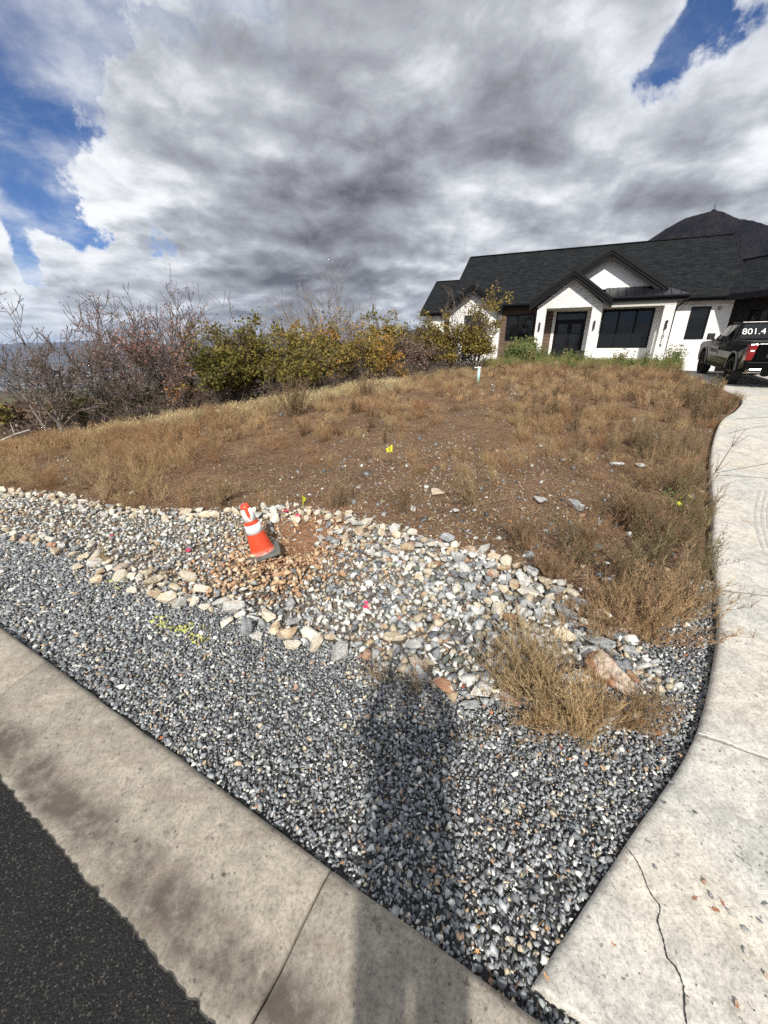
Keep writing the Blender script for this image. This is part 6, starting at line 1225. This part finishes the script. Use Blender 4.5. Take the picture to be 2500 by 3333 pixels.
# fallen oak leaves: lobed, curled
def leaf_shape(seed):
    r = np.random.default_rng(seed); n = 22; mb = MB(); vs = [(0, 0, .002)]
    for i in range(n):
        a = 2 * math.pi * i / n; rr_ = (.5 + .16 * math.cos(5 * a + .4) + .1 * r.normal()) * (1 if abs(math.sin(a)) > .2 else 1.1); x = rr_ * math.cos(a) * 1.0; y = rr_ * math.sin(a) * .62; vs.append((x, y, .22 * x * x - .1 * y + .04 * r.normal() + .25 * abs(y)))
    mb.add(vs, [(0, i + 1, (i + 1) % n + 1) for i in range(n)]); return mb
lm = [flat('dead_leaf_orange', (.46, .17, .05), .7, var=.3), flat('dead_leaf_brown', (.30, .13, .06), .7, var=.3), flat('dead_leaf_tan', (.50, .29, .14), .7, var=.25), flat('dead_leaf_red', (.30, .06, .03), .6, var=.3)]
LM = []
for i in range(8): o = leaf_shape(i).build('fallen_leaf', lm[i % 4], None, recalc=False); LM.append(o.data); bpy.data.objects.remove(o)
lcol = {0: 'orange', 1: 'brown', 2: 'tan', 3: 'dark red'}
spots = [(1385, 1565, .05, 0, 'beside the shaded gravel right of the sprawling bush'), (1420, 1590, .05, 1, 'furthest right below the dry bushes'), (1230, 1645, .035, 0, 'under the lower fringe of the sprawling bush'), (1262, 1655, .03, 0, 'lowest of those by the sprawling bush'), (1300, 1665, .035, 2, 'right under the sprawling bush tip'), (1210, 1622, .035, 3, 'left under the sprawling bush'),
         (1045, 1530, .03, 0, 'below the pale angular rock'), (1060, 1545, .026, 0, 'at the foot of the lower rock row'), (1000, 1490, .03, 3, 'between rocks of the lower row'), (1440, 1395, .045, 1, 'on the gravel beside the driveway bush'), (1470, 1380, .045, 0, 'in the tangle near the driveway edge'), (1505, 1395, .045, 1, 'by the slab edge above the shaded gravel'), (1520, 1368, .05, 1, 'highest along the slab edge'),
         (1480, 1420, .045, 1, 'on the shaded gravel strip'), (1405, 1430, .04, 0, 'right of the rust boulder'), (1345, 1420, .035, 2, 'behind the rust boulder'), (1110, 1225, .035, 3, 'on soil above the upper border'), (1100, 1130, .05, 0, 'on bare soil in the middle'), (1260, 1125, .05, 0, 'on bare soil at the right'), (1360, 1160, .05, 0, 'on soil by the tall weeds'), (1243, 1190, .05, 0, 'on soil near the twiggy bush'),
         (1430, 1555, .04, 3, 'near the slab in the shade'), (1450, 1540, .05, 1, 'by the driveway in deep shade'), (1195, 1480, .03, 3, 'inside the large feathery bush'), (1225, 1530, .035, 3, 'under the right of the feathery bush'), (1290, 1540, .035, 0, 'between boulder and sprawling bush'), (1330, 1520, .04, 1, 'below the rust boulder'), (1310, 1500, .03, 3, 'touching the foot of the rust boulder'), (952, 1380, .02, 0, 'on cobbles above the lower rocks'),
         (930, 1920, .02, 2, 'lone on the foreground gravel'), (1180, 2010, .018, 2, 'lone on gravel near the slab corner'), (1030, 2060, .02, 2, 'on gravel close to the kerb'), (690, 1690, .018, 0, 'on the gravel centre left'), (350, 1600, .02, 0, 'at the kerb edge on the left')]
for px, py, s, k, w in spots:
    gp = on_ground(px, py, 12); o = link('fallen_leaf', LM[random.choice([k, k + 4])], None, (gp[0], gp[1], gp[2] + .018), (random.gauss(0, .35), random.gauss(0, .35), random.uniform(0, 6.28))); o.scale = (s,) * 3; tag(o, 'curled %s oak leaf %s' % (lcol[k], w), 'leaf', 'fallen oak leaves')
gp = on_ground(1408, 1795, 6); mb = leaf_shape(77); o = mb.build('fallen_leaf', flat('yellow_leaf', (.50, .46, .16), .6), None, loc=(gp[0] - .0, gp[1], gp[2] + .03), rot=(.9, .2, .8), recalc=False); o.scale = (.035,) * 3; tag(o, 'pale yellow leaf resting against the driveway edge', 'leaf', 'fallen oak leaves')
# loose stones and grit lying on the driveway
def on_drive(px, py):
    d = ray(px, py); t = 1.
    for _ in range(30): z = float(zdrive(0, d[1] * t)); t = (z - CAM_H) / d[2]
    return np.array([d[0] * t, d[1] * t, float(zdrive(0, d[1] * t))])
chips = [(1435, 1735, 'grey chip nearest the slab edge, upper'), (1500, 1755, 'tiny dark chip, upper right'), (1448, 1690, 'dark pebble below the control joint'), (1415, 1875, 'grey chip right of the crack top'), (1520, 1905, 'brown flat chip, first of the diagonal row'), (1535, 1935, 'dark chip, second of the diagonal row'), (1580, 1975, 'long pale chip, third of the diagonal row'), (1610, 2010, 'dark chip, fourth of the diagonal row'), (1608, 2055, 'white chip casting a long shadow'), (1640, 1990, 'grey chip at the right frame edge'), (1655, 1955, 'blue grey chip at the right frame edge'), (1655, 2110, 'dark red chip low at the right frame edge'), (1590, 2170, 'brown chip near the lower right corner')]
for i, (px, py, lb) in enumerate(chips):
    p = on_drive(px, py); k = 'rust_rock' if 'brown' in lb or 'red' in lb else 'white_rock' if 'white' in lb or 'pale' in lb else 'grey_rock'; s = random.uniform(.010, .015); o = link('stone_chip', ROCKS[k][i % 7], None, (p[0], p[1], p[2] + s * .45), (random.gauss(0, .3), random.gauss(0, .3), random.uniform(0, 6))); o.scale = (s * 1.3, s * .9, s * .7); tag(o, lb + ' on the driveway', 'stone chip', 'stone chips on the driveway')
rg = np.random.default_rng(61); n = 420; X = []; 
for _ in range(n): X.append(on_drive(rg.uniform(1100, 1655), 900 + 1300 * rg.uniform() ** .7))
X = np.array(X); k = sdist(X[:, 0], X[:, 1], DEDGE) < -.02; X = X[k]; V, F, C = scatter(STONES, X + [0, 0, .001], np.clip(rg.lognormal(-6.1, .4, len(X)), .001, .005), pick(rg, len(X), (3, 3, 3, 2, 1, 1, 1, 3, 4, 2, 2)), rg); tag(link('grit', mesh_np('grit', V, F, np.full(len(F), 3), MT['stones'], C)), kind='stuff')
for i, (px, py, s, k) in enumerate(((1430, 1640, .016, 1), (1470, 1632, .014, 2), (1520, 1620, .012, 1), (1555, 1622, .011, 1), (1180, 2110, .016, 2), (1500, 1940, .016, 1), (1560, 1950, .013, 3), (1545, 1965, .02, 1), (1420, 1660, .014, 2), (1325, 2040, .01, 0))):
    p = on_drive(px, py); o = link('leaf_scrap', LM[k], None, (p[0], p[1], p[2] + .002), (0, 0, i * 1.3)); o.scale = (s * 1.5, s, s * .5); tag(o, 'brown scrap of leaf on the driveway, %s' % ('beside the control joint', 'on the control joint', 'further right along the joint', 'right end of the joint', 'near the chipped corner', 'between crack and chips', 'by the row of chips', 'largest of the scraps', 'at the slab edge below the joint', 'left of the crack')[i], 'leaf scrap', 'leaf scraps on the driveway')
# crack, control joints
def drive_line(name, pix, w, mat, jag=0, n=10, lift=.004, taper=False):
    P = smooth_poly([on_drive(*q)[:2] for q in pix], n) if jag >= 0 else np.array([on_drive(*q)[:2] for q in pix]); r = np.random.default_rng(len(pix)); P = P + r.normal(0, jag, P.shape); T = np.gradient(P, axis=0); T /= np.linalg.norm(T, axis=1)[:, None]; Nn = np.c_[-T[:, 1], T[:, 0]]; ww = w * (1 + (r.uniform(-.5, .5, len(P)) if jag else 0)); ww = np.array(ww) * np.ones(len(P))
    if taper: ww = ww * np.linspace(.5, 1, len(P))
    A = P + Nn * ww[:, None] / 2; B = P - Nn * ww[:, None] / 2; V = np.concatenate([np.c_[A, zdrive(A[:, 0], A[:, 1]) + lift], np.c_[B, zdrive(B[:, 0], B[:, 1]) + lift]]); n_ = len(P); F = [(i, i + 1, n_ + i + 1, n_ + i) for i in range(n_ - 1)]
    o = tag(link(name, mesh_np(name, V, F, np.full(len(F), 4), mat)), kind='structure'); return o
crackm = flat('crack_dark', (.03, .028, .025), .95); jm = flat('joint_dark', (.16, .15, .13), .95); jl = flat('joint_highlight', (.66, .64, .60), .8)
drive_line('driveway_crack', [(1350, 1828), (1368, 1850), (1385, 1880), (1402, 1925), (1425, 1960), (1420, 1990), (1432, 2030), (1440, 2065), (1462, 2095), (1475, 2130), (1478, 2170), (1482, 2212)], .0042, crackm, .0012, 7, .003)
drive_line('driveway_joint', [(1508, 1590), (1560, 1605), (1620, 1628), (1700, 1655)], .0075, jm, 0); drive_line('driveway_joint', [(1508, 1584), (1560, 1599), (1620, 1622), (1700, 1649)], .006, jl, 0)  # second, pale ribbon is a painted highlight along the joint
drive_line('driveway_joint', [(1553, 1276), (1600, 1281), (1700, 1293)], .008, jm, 0); drive_line('driveway_joint', [(1538, 1023), (1600, 1012), (1700, 994)], .014, jm, 0); drive_line('driveway_joint', [(1540, 1026), (1600, 1029), (1700, 1036)], .012, jm, 0)
drive_line('driveway_joint', [(1590, 905), (1640, 902), (1700, 898)], .02, jm, 0); drive_line('driveway_joint', [(1570, 937), (1620, 925), (1700, 915)], .018, jm, 0)
tm = flat('tyre_mark', (.40, .385, .35), .95, var=.15)
for off in (0, 14, 26): drive_line('tyre_mark', [(1642 + off, 1060), (1634 + off, 1090), (1632 + off, 1120), (1638 + off, 1155), (1652 + off, 1195)], .022, tm, .0, 4, .002)
# stray branches reaching over the driveway edge
tw = flat('twig_wood', (.22, .17, .12), .9)
for (pts, lb) in (([(1520, 1060, .05), (1545, 1020, .25), (1580, 965, .5), (1612, 925, .75)], 'long bare branch reaching up over the driveway edge'), ([(1505, 1098, .05), (1540, 1093, .2), (1590, 1088, .32), (1625, 1079, .42)], 'thin bare twig sticking out level over the driveway')):
    b0 = on_ground(pts[0][0], pts[0][1], 30); P = [b0]
    for px, py, h in pts[1:]:
        d = ray(px, py); t = (b0[1] + .1 * h) / d[1]; P.append(np.array([d[0] * t, d[1] * t, CAM_H + d[2] * t]))
    mb = MB()
    for i, (a, b_) in enumerate(zip(P, P[1:])): mb.tube(a, b_, .011 - .0025 * i, .0085 - .0025 * i, 6)
    for i in (1, 2): q = P[i]; e = (P[i + 1 if i < len(P) - 1 else i] - P[i - 1]); mb.tube(q, q + e * .35 + np.array([.12, .02, -.06]), .006, .003, 5).tube(q, q + e * .25 + np.array([-.07, 0, .10]), .005, .002, 5)
    tag(mb.build('bare_branch', tw, None, True), lb, 'branch')
# yellow flowering weed near the driveway
gp = on_ground(1470, 1100, 20); b_ = RB_(5); rr2 = b_.r
for _ in range(14):
    P = stem_path(rr2, (rr2.normal(0, .05), rr2.normal(0, .05), 0), rr2.uniform(0, 6.28), abs(rr2.normal(.6, .3)), .25, 4, .2, .1); b_.ribbon(P, .005, .003, (.11, .15, .05))
    for i in range(1, 5):
        for _2 in range(3): b_.leaf(P[i], rr2.normal(size=3), .05, .012, (.12, .17, .06))
V, F, C = b_.out(); fw = empty('flowering_weed', tuple(gp), 0, 'green weed with small yellow flowers near the driveway edge', 'weed'); link('stems', mesh_np('stems', V, F, np.full(len(F), 3), MT['weed'], C), fw)
for i, (dx, dy, dz) in enumerate(((-.12, -.1, .12), (.02, -.05, .20), (-.05, 0, .16))):
    mb = MB(); 
    for k in range(6): a = k * math.pi / 3; mb.add([(0, 0, 0), (.025 * math.cos(a - .35), .025 * math.sin(a - .35), .008), (.034 * math.cos(a), .034 * math.sin(a), .010), (.025 * math.cos(a + .35), .025 * math.sin(a + .35), .008)], [(0, 1, 2, 3)])
    mb.lathe([(.0, .012), (.009, .008), (.010, 0)], 8); mb.build('flower', yell, fw, loc=(dx, dy, dz), rot=(.7, 0, i))

# ------------------------------------------------------------------ photographer behind the camera, whose shadow falls on the gravel
def photographer():
    me = bpy.data.meshes.new('person'); bm = bmesh.new(); sk = bm.verts.layers.skin.verify(); V = {}
    def v(n, p, r): x = bm.verts.new(p); x[sk].radius = (r, r) if not isinstance(r, tuple) else r; V[n] = x
    def e(a, b_): bm.edges.new((V[a], V[b_]))
    v('pelvis', (0, 0, .95), (.17, .12)); v('waist', (0, 0, 1.12), (.165, .11)); v('chest', (0, .01, 1.32), (.19, .125)); v('shoul', (0, 0, 1.46), (.13, .09)); v('neck', (0, .015, 1.54), .055); v('jaw', (0, .04, 1.62), (.07, .075)); v('head', (0, .035, 1.72), (.082, .098)); v('crown', (0, .025, 1.79), (.06, .07))
    for a, b_ in (('pelvis', 'waist'), ('waist', 'chest'), ('chest', 'shoul'), ('shoul', 'neck'), ('neck', 'jaw'), ('jaw', 'head'), ('head', 'crown')): e(a, b_)
    for s in (-1, 1):
        n = str(s); v('hip' + n, (s * .085, 0, .88), .098); v('knee' + n, (s * .075, .015, .48), .066); v('calf' + n, (s * .07, -.01, .34), .062); v('ankle' + n, (s * .07, -.02, .08), .045); v('toe' + n, (s * .09, .15, .035), (.045, .03)); v('sh' + n, (s * .19, 0, 1.44), .062); v('elb' + n, (s * .21, .08, 1.40), .055); v('wri' + n, (s * .11, .16, 1.66), .04); v('palm' + n, (s * .09, .195, 1.74), (.036, .018))
        for a, b_ in (('pelvis', 'hip' + n), ('hip' + n, 'knee' + n), ('knee' + n, 'calf' + n), ('calf' + n, 'ankle' + n), ('ankle' + n, 'toe' + n), ('shoul', 'sh' + n), ('sh' + n, 'elb' + n), ('elb' + n, 'wri' + n), ('wri' + n, 'palm' + n)): e(a, b_)
        for k in range(5):
            if k == 0: v('t1' + n, (s * .05, .215, 1.755), .010); v('t2' + n, (s * .04, .235, 1.78), .009); e('palm' + n, 't1' + n); e('t1' + n, 't2' + n)
            else: f = 'f%d' % k + n; L = (.05, .056, .052, .042)[k - 1]; v(f, (s * (.095 - k * .002), .185 + .014 * (k - 2), 1.78 + L * .5), .0085); v(f + 'b', (s * (.08), .20 + .014 * (k - 2), 1.78 + L), .0075); e('palm' + n, f); e(f, f + 'b')
    bm.to_mesh(me); bm.free(); o = link('person', me); m_ = o.modifiers.new('skin', 'SKIN'); m_.use_smooth_shade = True
    for i, x in enumerate(me.skin_vertices[0].data): x.use_root = (i == 0)
    s2 = o.modifiers.new('sub', 'SUBSURF'); s2.levels = 1; s2.render_levels = 1; me.materials.append(flat('jacket_grey', (.12, .13, .15), .85)); return o
pz = .0; per = photographer(); per.location = (.03, -.32, .0); tag(per, 'photographer in grey standing on the kerb holding a phone up, casting the foreground shadow', 'person')
per.scale = (1.22, 1, 1.0)
ph = MB().box((-.075, -.004, -.037), (.075, .004, .037)).build('phone', MT['black_trim'], None, bevel=.003, loc=(0, -.11, 1.86), rot=(R(-22), 0, 0)); tag(ph, 'dark phone held up behind the viewpoint by the photographer', 'phone')

# ------------------------------------------------------------------ air
HAZE = True
if HAZE:
    m = bpy.data.materials.new('air'); m.use_nodes = True; nt = m.node_tree; nt.nodes.clear(); o_ = nt.nodes.new('ShaderNodeOutputMaterial'); pv = nt.nodes.new('ShaderNodeVolumePrincipled'); pv.inputs['Color'].default_value = (.50, .68, 1.0, 1); pv.inputs['Density'].default_value = 2.6e-5; pv.inputs['Anisotropy'].default_value = .2; nt.links.new(pv.outputs[0], o_.inputs['Volume'])
    zt = 600; tag(MB().box((-24000, -800, -420), (24000, 24000, zt)).build('haze', m), kind='stuff')
